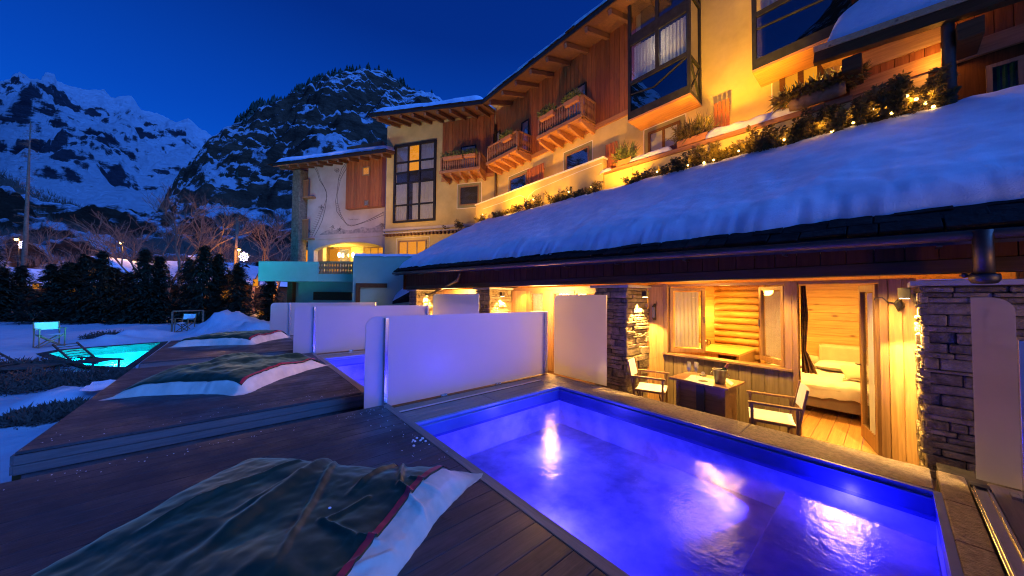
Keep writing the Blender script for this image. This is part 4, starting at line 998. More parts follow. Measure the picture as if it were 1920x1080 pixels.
mesh_obj('pedestal', MB().box(5.03, 5.079, 1.72, 1.82, TZ, tz - .031), M['tabledark'], tb)
mesh_obj('side_panel', MB().box(5.02, 5.52, 1.46, 1.49, TZ, tz - .031), M['tabletop'], tb)
mesh_obj('side_panel', MB().box(5.02, 5.52, 2.06, 2.09, TZ, tz - .031), M['tabletop'], tb)
mesh_obj('modesty_panel', MB().box(5.08, 5.10, 1.491, 2.059, TZ + .04, tz - .031), M['tabletop'], tb)
def on_table(px, py): return onZ(px, py, tz)
single('place_mat', MB().prism([(*on_table(px, py).to_2d(), tz + .001) for px, py in ((1283, 712), (1297, 703), (1340, 712), (1337, 725))], (0, 0, .003)), M['paper'], 'white place mat shining on the patio table', 'place mat')
def flute(p, label):
    t = thing('champagne_flute', label, 'glass', p, 'two champagne flutes on the table')
    mesh_obj('bowl', MB().lathe([(.004, .085), (.012, .10), (.024, .13), (.031, .17), (.029, .215), (.026, .24), (.0245, .24), (.0275, .213), (.029, .17), (.022, .132), (.01, .104), (.0, .096)], p, 20), M['crystal'], t, smooth=True)
    mesh_obj('stem', MB().lathe([(.004, .0045), (.0036, .04), (.004, .084)], p, 10), M['crystal'], t, smooth=True)
    mesh_obj('foot', MB().lathe([(0, 0), (.036, 0), (.036, .0015), (.006, .004), (0, .004)], p, 20), M['crystal'], t, smooth=True)
    mesh_obj('wine', MB().lathe([(0, .099), (.010, .105), (.0225, .133), (.0285, .168), (.0, .168)], p, 16), M['foam'], t, smooth=True)
M['foam'] = rough_mat('pale_champagne', (.60, .58, .42), (.7, .68, .52), 8, .2, 0)
flute(on_table(1292, 709), 'left champagne flute on the patio table')
flute(on_table(1304, 709) + Vector((0, -.01, 0)), 'right champagne flute on the patio table, nearer the ice bucket')
p = on_table(1318, 715); t = thing('tea_light_holder', 'little glass candle holder on a dark saucer between glasses and bucket', 'candle holder', p)
mesh_obj('saucer', MB().lathe([(0, 0), (.05, 0), (.062, .007), (.058, .008), (0, .004)], p, 20), M['tabledark'], t, smooth=True)
mesh_obj('stem', MB().lathe([(.005, .005), (.004, .05), (.006, .07)], p, 8), M['crystal'], t, smooth=True)
mesh_obj('dish', MB().lathe([(0, .07), (.045, .078), (.048, .092), (.044, .092), (0, .08)], p, 16), M['tabledark'], t, smooth=True)
mesh_obj('glass_ball', MB().ball(p + Vector((0, 0, .112)), .026, 12), M['crystal'], t, smooth=True)
p = on_table(1350, 719); t = thing('ice_bucket', 'grey metal ice bucket on the patio table', 'bucket', p)
mesh_obj('bucket', MB().lathe([(0, 0), (.058, 0), (.062, .01), (.088, .185), (.094, .19), (.094, .196), (.084, .196), (.080, .185), (.056, .02), (0, .02)], p, 28), M['bucket'], t, smooth=True)
for s in (-1, 1): mesh_obj('ring_handle', MB().tube([p + Vector((.0, s * .088, .15)), p + Vector((.02, s * .11, .14)), p + Vector((.0, s * .112, .115)), p + Vector((-.02, s * .11, .14)), p + Vector((0, s * .088, .15))], .004, 6), M['steel'], t, smooth=True)
b = thing('champagne_bottle', 'dark champagne bottle leaning out of the ice bucket', 'bottle', p + Vector((0, 0, .03)))
ax = Vector((.15, -.42, .9)).normalized(); q0 = p + Vector((0, .03, .03))
mesh_obj('bottle', MB().lathe([(0, 0), (.038, 0), (.042, .01), (.042, .15), (.03, .19), (.017, .215)], q0, 18, ax), M['bottle'], b, smooth=True)
mesh_obj('foil_neck', MB().lathe([(.0172, .2), (.015, .25), (.0165, .27), (.0165, .285), (0, .288)], q0, 14, ax), M['foil'], b, smooth=True)
single('menu_card', MB().prism([(*on_table(px, py).to_2d(), tz + .0015) for px, py in ((1358, 712), (1363, 710), (1376, 719), (1371, 724))], (0, 0, .003)), M['paper'], 'pale green card lying right of the ice bucket', 'card')
single('tissue', MB().ball(onZ(1206, 742, TZ + .03), .05, 10, (1, 1.3, .5)), M['linen'], 'small crumpled white cloth at the foot of the lit pillar', 'cloth', smooth=True)
# ================================================================== the hotel above
HX = 10.4; TF = 5.3
FM = Face((HX, 0), (0, 1), (-1, 0)); PC = Vector((HX, 13.65))
F2 = Face(PC, (-.53, .848), (-.848, -.53))
ho = thing('hotel_building', 'large chalet hotel with cream walls, red brown timber storey and snowy eaves', 'hotel', (HX, 8, 2))
def part(name, mb, mat, parent=ho, **k): return mesh_obj(name, mb, M[mat], parent, **k)
# main walls
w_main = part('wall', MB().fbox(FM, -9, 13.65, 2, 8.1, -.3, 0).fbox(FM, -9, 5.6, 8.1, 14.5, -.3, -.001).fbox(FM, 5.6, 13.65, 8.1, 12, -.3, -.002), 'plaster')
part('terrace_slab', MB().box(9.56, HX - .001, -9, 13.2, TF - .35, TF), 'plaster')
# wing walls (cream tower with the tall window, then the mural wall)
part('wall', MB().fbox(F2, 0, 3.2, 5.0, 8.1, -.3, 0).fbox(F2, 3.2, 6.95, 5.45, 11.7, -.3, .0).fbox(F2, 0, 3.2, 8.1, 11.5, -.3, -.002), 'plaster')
part('cornice', MB().fbox(F2, 0, 7.05, 5.30, 5.449, -.3, .10), 'plaster_white')
# siding boards
def boards(F, u0, u1, z0, z1, w=.205, mat='siding', o=0.0, parent=ho, name='siding_board'):
    n = round((u1 - u0) / w); w = (u1 - u0) / n
    for i in range(n): fpiece(name, parent, M[mat], F, u0 + i * w, u0 + (i + 1) * w - .008, z0, z1, o + .001, o + .035 + R.uniform(0, .012), .005)
boards(FM, 5.62, 13.6, 8.12, 11.4); boards(F2, .06, 3.18, 8.12, 11.3)
part('trim_beam', MB().fbox(FM, 5.55, 13.6, 7.93, 8.11, .001, .07), 'balcony'); part('trim_beam', MB().fbox(F2, .05, 3.2, 7.93, 8.11, .001, .07), 'balcony')
dpx = FM.pt(13.62, 0, .12)
part('downpipe', MB().tube([FM.pt(13.45, 5.4, .10), FM.pt(13.45, 8.0, .10), FM.pt(13.45, 8.2, .14), FM.pt(13.45, 10.6, .14)], .06, 10), 'gutter', smooth=True)
# --- windows
def window(F, u0, u1, z0, z1, cols=2, rows=1, lit=False, frame='frame', border=True, parent=ho, depth=.10, curtain=True, reveal='olive', o=0.0, fw=.055):
    w = mesh_obj('window', MB(), M[frame], parent) if False else None
    m = MB()
    m.fbox(F, u0, u0 + fw, z0, z1, o + .004, o + .05).fbox(F, u1 - fw, u1, z0, z1, o + .004, o + .05).fbox(F, u0 + fw, u1 - fw, z0, z0 + fw, o + .004, o + .05).fbox(F, u0 + fw, u1 - fw, z1 - fw, z1, o + .004, o + .05)
    for c in range(1, cols): u = u0 + (u1 - u0) * c / cols; m.fbox(F, u - fw * .5, u + fw * .5, z0 + fw + .001, z1 - fw - .001, o + .004, o + .046)
    for r_ in range(1, rows): z = z0 + (z1 - z0) * r_ / rows; m.fbox(F, u0 + fw + .001, u1 - fw - .001, z - fw * .5, z + fw * .5, o + .004, o + .043)
    w = mesh_obj('window', m, M[frame], parent)
    if border:
        b = .13
        mesh_obj('reveal', MB().fbox(F, u0 - b, u0 - .001, z0 - b, z1 + b, o + .002, o + .018).fbox(F, u1 + .001, u1 + b, z0 - b, z1 + b, o + .002, o + .018).fbox(F, u0, u1, z1 + .001, z1 + b, o + .002, o + .018).fbox(F, u0, u1, z0 - b, z0 - .001, o + .002, o + .018), M[reveal], w)
        c = b + .02; L_ = .022
        mesh_obj('painted_line', MB().fbox(F, u0 - c - L_, u0 - c, z0 - c, z1 + c, o + .002, o + .012).fbox(F, u1 + c, u1 + c + L_, z0 - c, z1 + c, o + .002, o + .012).fbox(F, u0 - c, u1 + c, z1 + c, z1 + c + L_, o + .002, o + .012).fbox(F, u0 - c, u1 + c, z0 - c - L_, z0 - c, o + .002, o + .012), M['trim'], w)
    for c in range(cols):
        a = u0 + (u1 - u0) * c / cols + fw * .5; b = u0 + (u1 - u0) * (c + 1) / cols - fw * .5
        on = lit if isinstance(lit, bool) else (c in lit)
        mesh_obj('pane', MB().fbox(F, a, b, z0 + fw, z1 - fw, o + .026, o + .030), M['glass'], w)
        if curtain:
            nw = max(10, int((b - a) * 26))
            mesh_obj('curtain', MB().grid(lambda i, j: F.pt(a + (b - a) * i, z0 + .03 + (z1 - z0 - .06) * j, o + .014 + .006 * math.sin(i * (b - a) * 48)), nw, 2), M['lit_curtain'] if on else M['net'], w, smooth=True)
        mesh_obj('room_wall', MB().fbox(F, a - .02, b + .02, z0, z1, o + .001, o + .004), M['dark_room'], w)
    return w
def pxwin(F, px0, py0, px1, py1, o=0.0):
    a = F.uv(px0, py0, o); b = F.uv(px1, py1, o); return min(a[0], b[0]), max(a[0], b[0]), min(a[1], b[1]), max(a[1], b[1])
# terrace level windows on the main facade
u = [FM.uv(px, 300)[0] for px in (1105, 1062)]; window(FM, u[0], u[1], 6.15, 7.42, 1, curtain=False)
u = [FM.uv(px, 330)[0] for px in (988, 957)]; window(FM, u[0], u[1], 6.15, 7.40, 1, curtain=False)
u = [FM.uv(px, 240)[0] for px in (1276, 1216)]; window(FM, u[0], u[1], 5.9, 7.0, 2, frame='beam', fw=.08)
u = [FM.uv(px, 150)[0] for px in (1545, 1462)]; window(FM, u[0], u[1], 5.9, 7.18, 2, lit=True, frame='beam', fw=.11)
# wing window under balcony one
a, b, c, d = pxwin(F2, 862, 386, 898, 347); window(F2, a, b, c, d, 1, curtain=False)
# windows of the timber storey, half hidden by balconies
for F, (p0, p1, z0, z1) in ((F2, (865, 893, 8.3, 9.75)), (FM, (978, 992, 8.3, 9.9)), (FM, (1062, 1100, 8.3, 10.0)), (FM, (926, 938, 8.3, 10.2))):
    a = F.uv(p0, 280, .05)[0]; b = F.uv(p1, 280, .05)[0]; a, b = min(a, b), max(a, b); window(F, a, b, z0, z1, 1, border=False, o=.05, frame='iron')
# tall black window of the tower
t0, t1, tz0, tz1 = pxwin(F2, 738, 419, 819, 262)
tw = part('tall_window', MB().fbox(F2, t0, t0 + .12, tz0, tz1, 0, .10).fbox(F2, t1 - .12, t1, tz0, tz1, 0, .10).fbox(F2, t0 + .12, t1 - .12, tz0, tz0 + .11, 0, .10).fbox(F2, t0 + .12, t1 - .12, tz1 - .13, tz1, 0, .10), 'iron')
rowsz = [tz0 + .11, tz0 + 1.02, tz0 + 2.32, tz0 + 2.95, tz0 + 3.55, tz1 - .13]
rows_k = ['c', 'c', 'g', 'c', 'c']
cw = [t0 + .12, t0 + .12 + (t1 - t0 - .24) * .36, t0 + .12 + (t1 - t0 - .24) * .66, t1 - .12]
for k in (1, 2): mesh_obj('mullion', MB().fbox(F2, cw[k] - .05, cw[k] + .05, tz0 + .11, tz1 - .13, .001, .09), M['iron'], tw)
for z in rowsz[1:-1]: mesh_obj('transom', MB().fbox(F2, t0 + .12, t1 - .12, z - .045, z + .045, .001, .083), M['iron'], tw)
for r_ in range(5):
    for c_ in range(3):
        a, b = cw[c_] + .045, cw[c_ + 1] - .045; z0, z1 = rowsz[r_] + .04, rowsz[r_ + 1] - .04
        mesh_obj('pane', MB().fbox(F2, a, b, z0, z1, .05, .055), M['glass'], tw)
        lit = (c_ == 1 and r_ >= 3)
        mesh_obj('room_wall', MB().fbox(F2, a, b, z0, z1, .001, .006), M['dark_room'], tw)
        if rows_k[r_] == 'c':
            aa, bb = (a, b) if c_ != 1 or r_ >= 3 else (a, a + (b - a) * .62)
            mesh_obj('curtain', MB().grid(lambda i, j: F2.pt(aa + (bb - aa) * i, z0 + (z1 - z0) * j, .026 + .013 * math.sin(i * (bb - aa) * 44 + c_)), 40, 2), M['lit_curtain'] if lit else M['net'], tw, smooth=True)
# --- steel framed bay windows
def bay(u0, u1, z0, z1, off, rails, side_u, cols=2):
    F = Face(FM.pt(0, 0, off).to_2d(), (0, 1), (-1, 0)); S = Face(FM.pt(side_u, 0).to_2d(), (-1, 0), (0, -1)); fw = .085
    b = part('bay_window', MB().fbox(F, u0, u0 + fw, z0, z1, -.09, 0).fbox(F, u1 - fw, u1, z0, z1, -.09, 0).fbox(F, u0 + fw, u1 - fw, z0, z0 + .24, -.06, 0), 'iron')
    mesh_obj('underside', MB().fbox(F, u0, u1, z0 - .06, z0 - .001, -off, 0), M['balcony'], b)
    mesh_obj('corner_post', MB().fbox(S, 0, .10, z0, z1, -.05, .001), M['iron'], b)
    mesh_obj('side_rail', MB().fbox(S, .1, off - .05, z0, z0 + .10, -.05, .001).fbox(S, .1, off - .05, z0 + 1.05, z0 + 1.13, -.05, .001).fbox(S, .1, off - .05, z0 + 2.9, z0 + 3.0, -.05, .001), M['iron'], b)
    mesh_obj('side_brace', MB().bar(S.pt(.1, z0 + .12, -.02), S.pt(off - .08, z0 + 1.04, -.02), .035).bar(S.pt(.1, z0 + 1.04, -.021), S.pt(off - .08, z0 + .12, -.021), .033), M['iron'], b)
    mesh_obj('side_pane', MB().fbox(S, .1, off - .06, z0 + .1, z1, -.035, -.03), M['dark_glass'], b)
    for r0, r1 in rails: mesh_obj('rail', MB().fbox(F, u0 + fw, u1 - fw, r0, r1, -.08, -.01), M['iron'], b)
    zs = [z0 + .24] + [x for r_ in rails for x in r_] + [z1]
    for k in range(0, len(zs), 2):
        za, zb = zs[k], zs[k + 1]
        if zb - za < .05: continue
        if k == 0:
            mesh_obj('lower_pane', MB().fbox(F, u0 + fw, u1 - fw, za, zb, -.05, -.044), M['dark_glass'], b)
            mesh_obj('brace', MB().bar(F.pt(u0 + fw, zb - .02, -.03), F.pt((u0 + u1) / 2 + .1, zb - .42, -.03), .03).bar(F.pt(u1 - fw, zb - .30, -.031), F.pt((u0 + u1) / 2 + .1, zb - .42, -.031), .028), M['iron'], b)
        else:
            for c_ in range(cols):
                a = u0 + fw + (u1 - u0 - 2 * fw) * c_ / cols; e_ = u0 + fw + (u1 - u0 - 2 * fw) * (c_ + 1) / cols
                if c_: mesh_obj('mullion', MB().fbox(F, a - .05, a + .05, za, zb, -.08, -.012), M['iron'], b)
                mesh_obj('pane', MB().fbox(F, a, e_, za, zb, -.05, -.044), M['glass'], b)
                if k == 2: mesh_obj('net_curtain', MB().grid(lambda i, j: F.pt(a + .07 + (e_ - a - .14) * i, za + .02 + (zb - za - .05) * j, -.13 + .014 * math.sin(i * (e_ - a) * 50)), 50, 3), M['net'], b, smooth=True)
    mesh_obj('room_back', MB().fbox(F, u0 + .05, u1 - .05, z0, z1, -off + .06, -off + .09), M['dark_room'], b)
    return b
bay(3.55, 5.45, 7.24, 11.4, .85, [(8.36, 8.48), (9.66, 10.0)], 3.55)
bu = FM.uv(1410, 100, .85)[0]
bay(-1.6, bu, 7.10, 12.5, .85, [(8.40, 8.52), (9.70, 10.0)], -1.6, 4)
# --- balconies
def balcony(F, u0, u1, zb, off, label=None, ht=.93, nb=None):
    b = mesh_obj('balcony', MB().fbox(F, u0, u1, zb, zb + .055, .05, off), M['balcony'], ho, label=label)
    mesh_obj('edge_beam', MB().fbox(F, u0 - .03, u1 + .03, zb - .01, zb + .13, off + .001, off + .05), M['balcony'], b)
    n = max(3, round((u1 - u0) / .62))
    for i in range(n + 1):
        u = u0 + .08 + (u1 - u0 - .16) * i / n
        m = MB(); P = [F.pt(u - .055, zb - .002, .06), F.pt(u - .055, zb - .30, .06), F.pt(u - .055, zb - .24, off * .55), F.pt(u - .055, zb - .13, off - .03), F.pt(u - .055, zb - .002, off - .01)]
        m.prism(P, F.a * .11); mesh_obj('joist', m, M['balcony'], b, bevel=.012)
    def rail(Pt, w, along):
        for nm_, z0, z1 in (('handrail', zb + ht - .07, zb + ht), ('bottom_rail', zb + .10, zb + .16)): mesh_obj(nm_, MB().hexa([Pt(0, z0, 0), Pt(w, z0, 0), Pt(w, z0, .055), Pt(0, z0, .055), Pt(0, z1, 0), Pt(w, z1, 0), Pt(w, z1, .055), Pt(0, z1, .055)]), M['balcony'], b)
        k = max(3, round(w / .125))
        for i in range(k):
            c = Pt(w * (i + .5) / k, 0, .028)
            mb = MB(); prof = [(.030, zb + .161), (.030, zb + .24), (.016, zb + .30), (.040, zb + .42), (.046, zb + .52), (.020, zb + .64), (.034, zb + .70), (.030, zb + ht - .071)]
            ax_ = along; base = 0; o2 = Vector((-along.y, along.x, 0)) * .012
            for q in range(len(prof) - 1):
                r0, z0 = prof[q]; r1, z1 = prof[q + 1]
                mb.hexa([c + ax_ * -r0 - o2 + Vector((0, 0, z0)), c + ax_ * r0 - o2 + Vector((0, 0, z0)), c + ax_ * r0 + o2 + Vector((0, 0, z0)), c + ax_ * -r0 + o2 + Vector((0, 0, z0)),
                         c + ax_ * -r1 - o2 + Vector((0, 0, z1)), c + ax_ * r1 - o2 + Vector((0, 0, z1)), c + ax_ * r1 + o2 + Vector((0, 0, z1)), c + ax_ * -r1 + o2 + Vector((0, 0, z1))])
            mesh_obj('baluster', mb, M['baluster'], b)
    rail(lambda a, z, o: F.pt(u0 + a, z, off - .06 + o), u1 - u0, F.a)
    rail(lambda a, z, o: F.pt(u0 + .055 - o, z, .05 + a), off - .12, F.n); rail(lambda a, z, o: F.pt(u1 - .055 + o, z, .05 + a), off - .12, F.n)
    for u in (u0, u1 - .09): mesh_obj('corner_post', MB().fbox(F, u, u + .09, zb, zb + ht + .03, off - .10, off - .005), M['balcony'], b)
    return b
OF = .95
b3 = (FM.uv(1090, 217, OF)[0], FM.uv(1008, 250, OF)[0]); balcony(FM, b3[0], b3[1], 8.05, OF, 'widest balcony of the timber storey')
b2 = (FM.uv(970, 275, OF)[0], FM.uv(913, 300, OF)[0]); balcony(FM, b2[0], b2[1], 8.08, OF)
b1 = (F2.uv(900, 310, OF)[0], F2.uv(825, 318, OF)[0]); b1 = (min(b1), max(b1)); b1 = (max(b1[0], .25), b1[1]); balcony(F2, b1[0], b1[1], 8.0, OF)
# --- planted boxes
def tuft(mb, c, r, h, n, ll=.09, lw=.022, droop=.3, up=.6):
    for _ in range(n):
        a = R.uniform(0, 6.283); q = r * math.sqrt(R.random()); z = R.uniform(0, h)
        p = Vector((c[0] + math.cos(a) * q, c[1] + math.sin(a) * q, c[2] + z * (1 - .5 * (q / r)))); d = Vector((math.cos(a) * R.uniform(.2, 1), math.sin(a) * R.uniform(.2, 1), R.uniform(-droop, up))).normalized()
        s = d.cross(Vector((R.uniform(-1, 1), R.uniform(-1, 1), R.uniform(-1, 1)))).normalized() * lw * R.uniform(.6, 1.3); l = ll * R.uniform(.5, 1.4)
        mb.add([p - s * .3, p + s * .3, p + d * l * .5 + s, p + d * l, p + d * l * .5 - s], [(0, 1, 2, 3, 4)])
def planter(F, u, z, off, w, label, mat='fern', plant_h=.35, n=520, boxm='terracotta', r=None, group='planted flower boxes on the balconies and terrace rails', spiky=False):
    c = F.pt(u, z, off); t = thing('flower_box', label, 'planter', c, group)
    bx = [F.pt(u - w / 2, z, off - .09), F.pt(u + w / 2, z, off - .09), F.pt(u + w / 2, z, off + .09), F.pt(u - w / 2, z, off + .09)]
    tx = [F.pt(u - w / 2 - .02, z + .17, off - .11), F.pt(u + w / 2 + .02, z + .17, off - .11), F.pt(u + w / 2 + .02, z + .17, off + .11), F.pt(u - w / 2 - .02, z + .17, off + .11)]
    mesh_obj('box', MB().hexa(bx + tx), M[boxm], t, bevel=.008)
    m = MB(); k = max(1, round(w / .22))
    for i in range(k):
        q = F.pt(u - w / 2 + w * (i + .5) / k, z + .14, off); tuft(m, q, .20, plant_h, n // k, .11 if not spiky else .26, .02 if not spiky else .012, .5, .9 if not spiky else 1.8)
    mesh_obj('foliage', m, M[mat], t); return t
def rail_planter(F, px, off, z, w, label, **k): planter(F, F.uv(px, 250, off)[0], z, off, w, label, **k)
rail_planter(FM, 1072, OF + .02, 8.72, .62, 'terracotta box of bright trailing greenery, right one on the widest balcony')
rail_planter(FM, 1026, OF + .02, 8.72, .72, 'terracotta box of bright trailing greenery, left one on the widest balcony')
rail_planter(FM, 951, OF + .02, 8.74, .60, 'terracotta box of greenery on the middle balcony')
rail_planter(F2, 882, OF + .02, 8.66, .62, 'box of greenery at the right end of the leftmost balcony')
rail_planter(F2, 850, OF + .02, 8.66, 1.1, 'long box of dull greenery along the leftmost balcony')
# --- roofs
def roof_strip(A0, A1, inn, rise, depth, name_pref='roof', snow_h=.22, raf=.95, thick=.14):
    """eave from A0 to A1; inn: horizontal unit vector towards the ridge"""
    A0 = Vector(A0); A1 = Vector(A1); I = Vector((inn[0], inn[1], 0)).normalized(); up = Vector((0, 0, 1)); sl_ = I * depth + up * rise
    mesh_obj('roof_deck', MB().hexa([A0 - up * thick, A1 - up * thick, A1 + sl_ - up * thick, A0 + sl_ - up * thick, A0, A1, A1 + sl_, A0 + sl_]), M['rafter'], ho)
    d = (A1 - A0); Lh = d.length; dn = d.normalized()
    mesh_obj('eave_board', MB().bar(A0 - I * .03 - up * .05, A1 - I * .03 - up * .05, .045, .20), M['gutter'], ho)
    k = int(Lh / raf)
    for i in range(k + 1):
        p = A0 + d * ((i + .5) / (k + 1)); mesh_obj('rafter', MB().bar(p + I * .10 - up * (thick + .085), p + I * min(2.6, depth) + up * (rise * min(2.6, depth) / depth - thick - .085), .13, .17), M['rafter'], ho)
    # ragged slab edge
    s = 0
    while s < Lh:
        w = R.uniform(.3, .6); c = A0 + dn * (s + w / 2) + I * (.12 + R.uniform(-.03, .03)) + up * .025
        piece('roof_slab', ho, M['slate'], c, (w - .01, .42, .045), (dn, up.cross(dn), up), .006); s += w
    m = MB()
    def fn(i, j):
        wob = noise.noise(Vector((i * Lh * 1.3, A0.x, 3))) * .05 + noise.noise(Vector((i * Lh * 4, A0.x, 5))) * .02
        j2 = j ** 1.6; p = A0 + d * i + I * (.04 + wob) + sl_ * j2 * .97; e = j2 * depth; en = min(i, 1 - i) * Lh
        th = snow_h * (1 - math.exp(-max(0, e) / .07)) * (1 - math.exp(-en / .15)) * (1 + .2 * noise.noise(Vector((i * Lh * .6, e, A0.y))))
        return p + up * (.045 + th)
    m.grid(fn, int(Lh * 16), 26); tag(mesh_obj('roof_snow', m, M['snow'], smooth=True), 'snow lying along the hotel eave', kind='stuff')
E1 = onX(905, 190, 8.9); E0 = onX(1150, -2, 8.9); E00 = E0 + (E0 - E1).normalized() * 1.2
roof_strip(E00, E1, (1, 0), 1.3, 4.0, snow_h=.36)
W1v = F2.uv(695, 215, 2.0); W0 = Vector((E1.x, E1.y, E1.z)); Wd = F2.a
W1 = F2.pt(W1v[0], W1v[1], 2.0)
k_ = Vector((W1.x - W0.x, W1.y - W0.y, 0)); roof_strip(W0, W1, (-F2.n.x, -F2.n.y), 1.2, 4.2, snow_h=.38, raf=.8)
# valley filler between both slopes
m = MB(); a = E1 + Vector((4, 0, 1.3)); b = E1 + Vector((-F2.n.x * 4.2, -F2.n.y * 4.2, 1.2)); m.add([E1 + Vector((0, 0, .1)), a + Vector((0, 0, .2)), b + Vector((0, 0, .2))], [(0, 1, 2)]); mesh_obj('roof_deck', m, M['snow'], ho)
# wall patch up to the soffit
# chimney
cp = at_fwd(772, 11.2, 21.5)
chm = part('chimney', MB().box(cp.x - .32, cp.x + .32, cp.y - .32, cp.y + .32, 10.5, 13.9), 'plaster_white')
mesh_obj('chimney_cap', MB().hexa([(cp.x - .55, cp.y - .55, 13.95), (cp.x + .55, cp.y - .55, 13.95), (cp.x + .55, cp.y + .55, 13.95), (cp.x - .55, cp.y + .55, 13.95), (cp.x - .05, cp.y - .55, 14.6), (cp.x + .05, cp.y - .55, 14.6), (cp.x + .05, cp.y + .55, 14.6), (cp.x - .05, cp.y + .55, 14.6)]), M['slate'], chm)
# --- mural wing
FW = Face(F2.pt(0, 0, -.35).to_2d(), F2.a.to_2d(), F2.n.to_2d())
m0 = FW.uv(723, 300)[0]; m1 = FW.uv(578, 330)[0]; mzt = FW.uv(640, 285)[1] + .1
zb_l = FW.uv(580, 450)[1]; zb_r = FW.uv(722, 440)[1]
part('mural_wall', MB().fbox(FW, m0, m1, 5.30, mzt, -.3, 0), 'plaster_white')
part('mural_base_band', MB().fbox(FW, m0, m1, 5.12, 5.299, -.3, .09), 'plaster_white')
# charcoal drawing of rope ladders and climbers painted on the wall
dr = MB(); wsh = MB()
def stroke(pts, w):
    P = [FW.pt(*FW.uv(px, py, .006), .006) for px, py in pts]
    for a, b in zip(P, P[1:]): dr.bar(a, b, w * .62, .006, up=FW.n)
zx = lambda x, y: (570 + x / 6.35, 280 + y / 6.35)
stroke([zx(*p) for p in ((110, 190), (160, 280), (185, 370), (240, 450), (268, 520), (268, 600), (250, 720), (215, 850), (170, 950), (120, 1040))], .045)
stroke([zx(*p) for p in ((130, 185), (165, 260), (200, 370), (262, 490), (275, 560), (250, 640), (215, 740), (160, 890), (90, 1040))], .035)
for k in range(14):
    f = k / 13; x0, y0 = 262 - 150 * f, 700 + 320 * f; stroke([zx(x0 - 8, y0), zx(x0 - 55, y0 - 12)], .03)
stroke([zx(*p) for p in ((520, 130), (450, 230), (410, 350), (400, 470), (375, 620), (390, 740), (470, 850), (520, 905), (610, 900), (700, 870), (790, 830), (955, 745))], .045)
stroke([zx(*p) for p in ((535, 195), (470, 280), (430, 380), (395, 540), (400, 640), (430, 760), (500, 880), (560, 915), (660, 890), (780, 850), (955, 780))], .03)
for k in range(9): f = k / 8; stroke([zx(500 - 95 * f, 160 + 190 * f), zx(520 - 90 * f, 225 + 150 * f)], .028)
for k in range(8): f = k / 7; stroke([zx(376 + 60 * f, 640 + 180 * f), zx(410 + 60 * f, 650 + 190 * f)], .028)
for k in range(7): f = k / 6; stroke([zx(780 + 150 * f, 830 - 80 * f), zx(800 + 150 * f, 855 - 80 * f)], .028)
for cx_, cy_ in ((395, 250), (205, 690), (60, 970), (340, 930), (430, 950), (935, 900)):
    for _ in range(9):
        a = R.uniform(0, 6.28); l = R.uniform(15, 42); stroke([zx(cx_ + R.uniform(-12, 12), cy_ + R.uniform(-30, 30)), zx(cx_ + math.cos(a) * l, cy_ + math.sin(a) * l)], .03)
for k in range(9): stroke([zx(530 + k * 15, 828), zx(538 + k * 15, 836 + (k % 2) * 6)], .03)
mesh_obj('wall_drawing', dr, M['draw'], ho, label='charcoal drawing of rope ladders and climbers on the pale wall')
pts = [(180, 1020), (230, 985), (300, 955), (360, 965), (430, 940), (520, 965), (600, 955), (700, 925), (800, 940), (880, 905), (950, 880), (955, 985)]
P = [FW.uv(*zx(x, y), .003) for x, y in pts]; base = len(wsh.v)
wsh.prism([FW.pt(u_, z_, .001) for u_, z_ in P], FW.n * .003); mesh_obj('painted_hills', wsh, M['wash'], ho)
# wooden block of the mural wing with two small windows
wa, wb, wz0, wz1 = pxwin(FW, 653, 394, 722, 285, .1)
wz1 = mzt - .02; part('timber_block', MB().fbox(FW, wa, wb, wz0, wz1, .001, .30), 'siding'); boards(FW, wa, wb, wz0, wz1, .21, o=.30)
a, b, c, d = pxwin(FW, 680, 330, 694, 312, .35); w1 = window(FW, a, b, c, d, 1, lit=True, border=False, o=.345, fw=.06)
a, b, c, d = pxwin(FW, 683, 386, 692, 375, .35); window(FW, a, b, c, d, 1, border=False, o=.345, fw=.04)
# lower roof of the mural wing
R0v = FW.uv(722, 281, 1.2); R1v = FW.uv(513, 308, 1.2)
roof_strip(FW.pt(R0v[0] - .1, R0v[1], 1.2), FW.pt(R1v[0], R1v[1], 1.2), (-F2.n.x, -F2.n.y), 1.0, 3.6, snow_h=.36, raf=.8)
# corner column and set-back balconies
c0, c1, cz0, cz1 = pxwin(FW, 544, 490, 563, 320, .5)
part('corner_column', MB().fbox(FW, c0, c1, 2, cz1 + .1, -.1, .5), 'stone', bevel=.02)
part('rear_wall', MB().fbox(FW, m1, c1 + .6, 2, mzt, -1.6, -1.3), 'plaster_white')
for py0, py1 in ((372, 338), (450, 412)):
    a, b, z0, z1 = pxwin(FW, 563, py0, 577, py1, .3)
    bl = part('side_balcony', MB().fbox(FW, a - .4, b + .02, z0, z0 + .1, -1.2, .3), 'balcony')
    for k in range(7):
        u = a + (b - a) * (k + .5) / 7; mesh_obj('baluster', MB().fbox(FW, u - .03, u + .03, z0 + .1, z1, .22, .26), M['baluster'], bl)
    mesh_obj('handrail', MB().fbox(FW, a, b + .02, z1, z1 + .07, .2, .28), M['balcony'], bl)
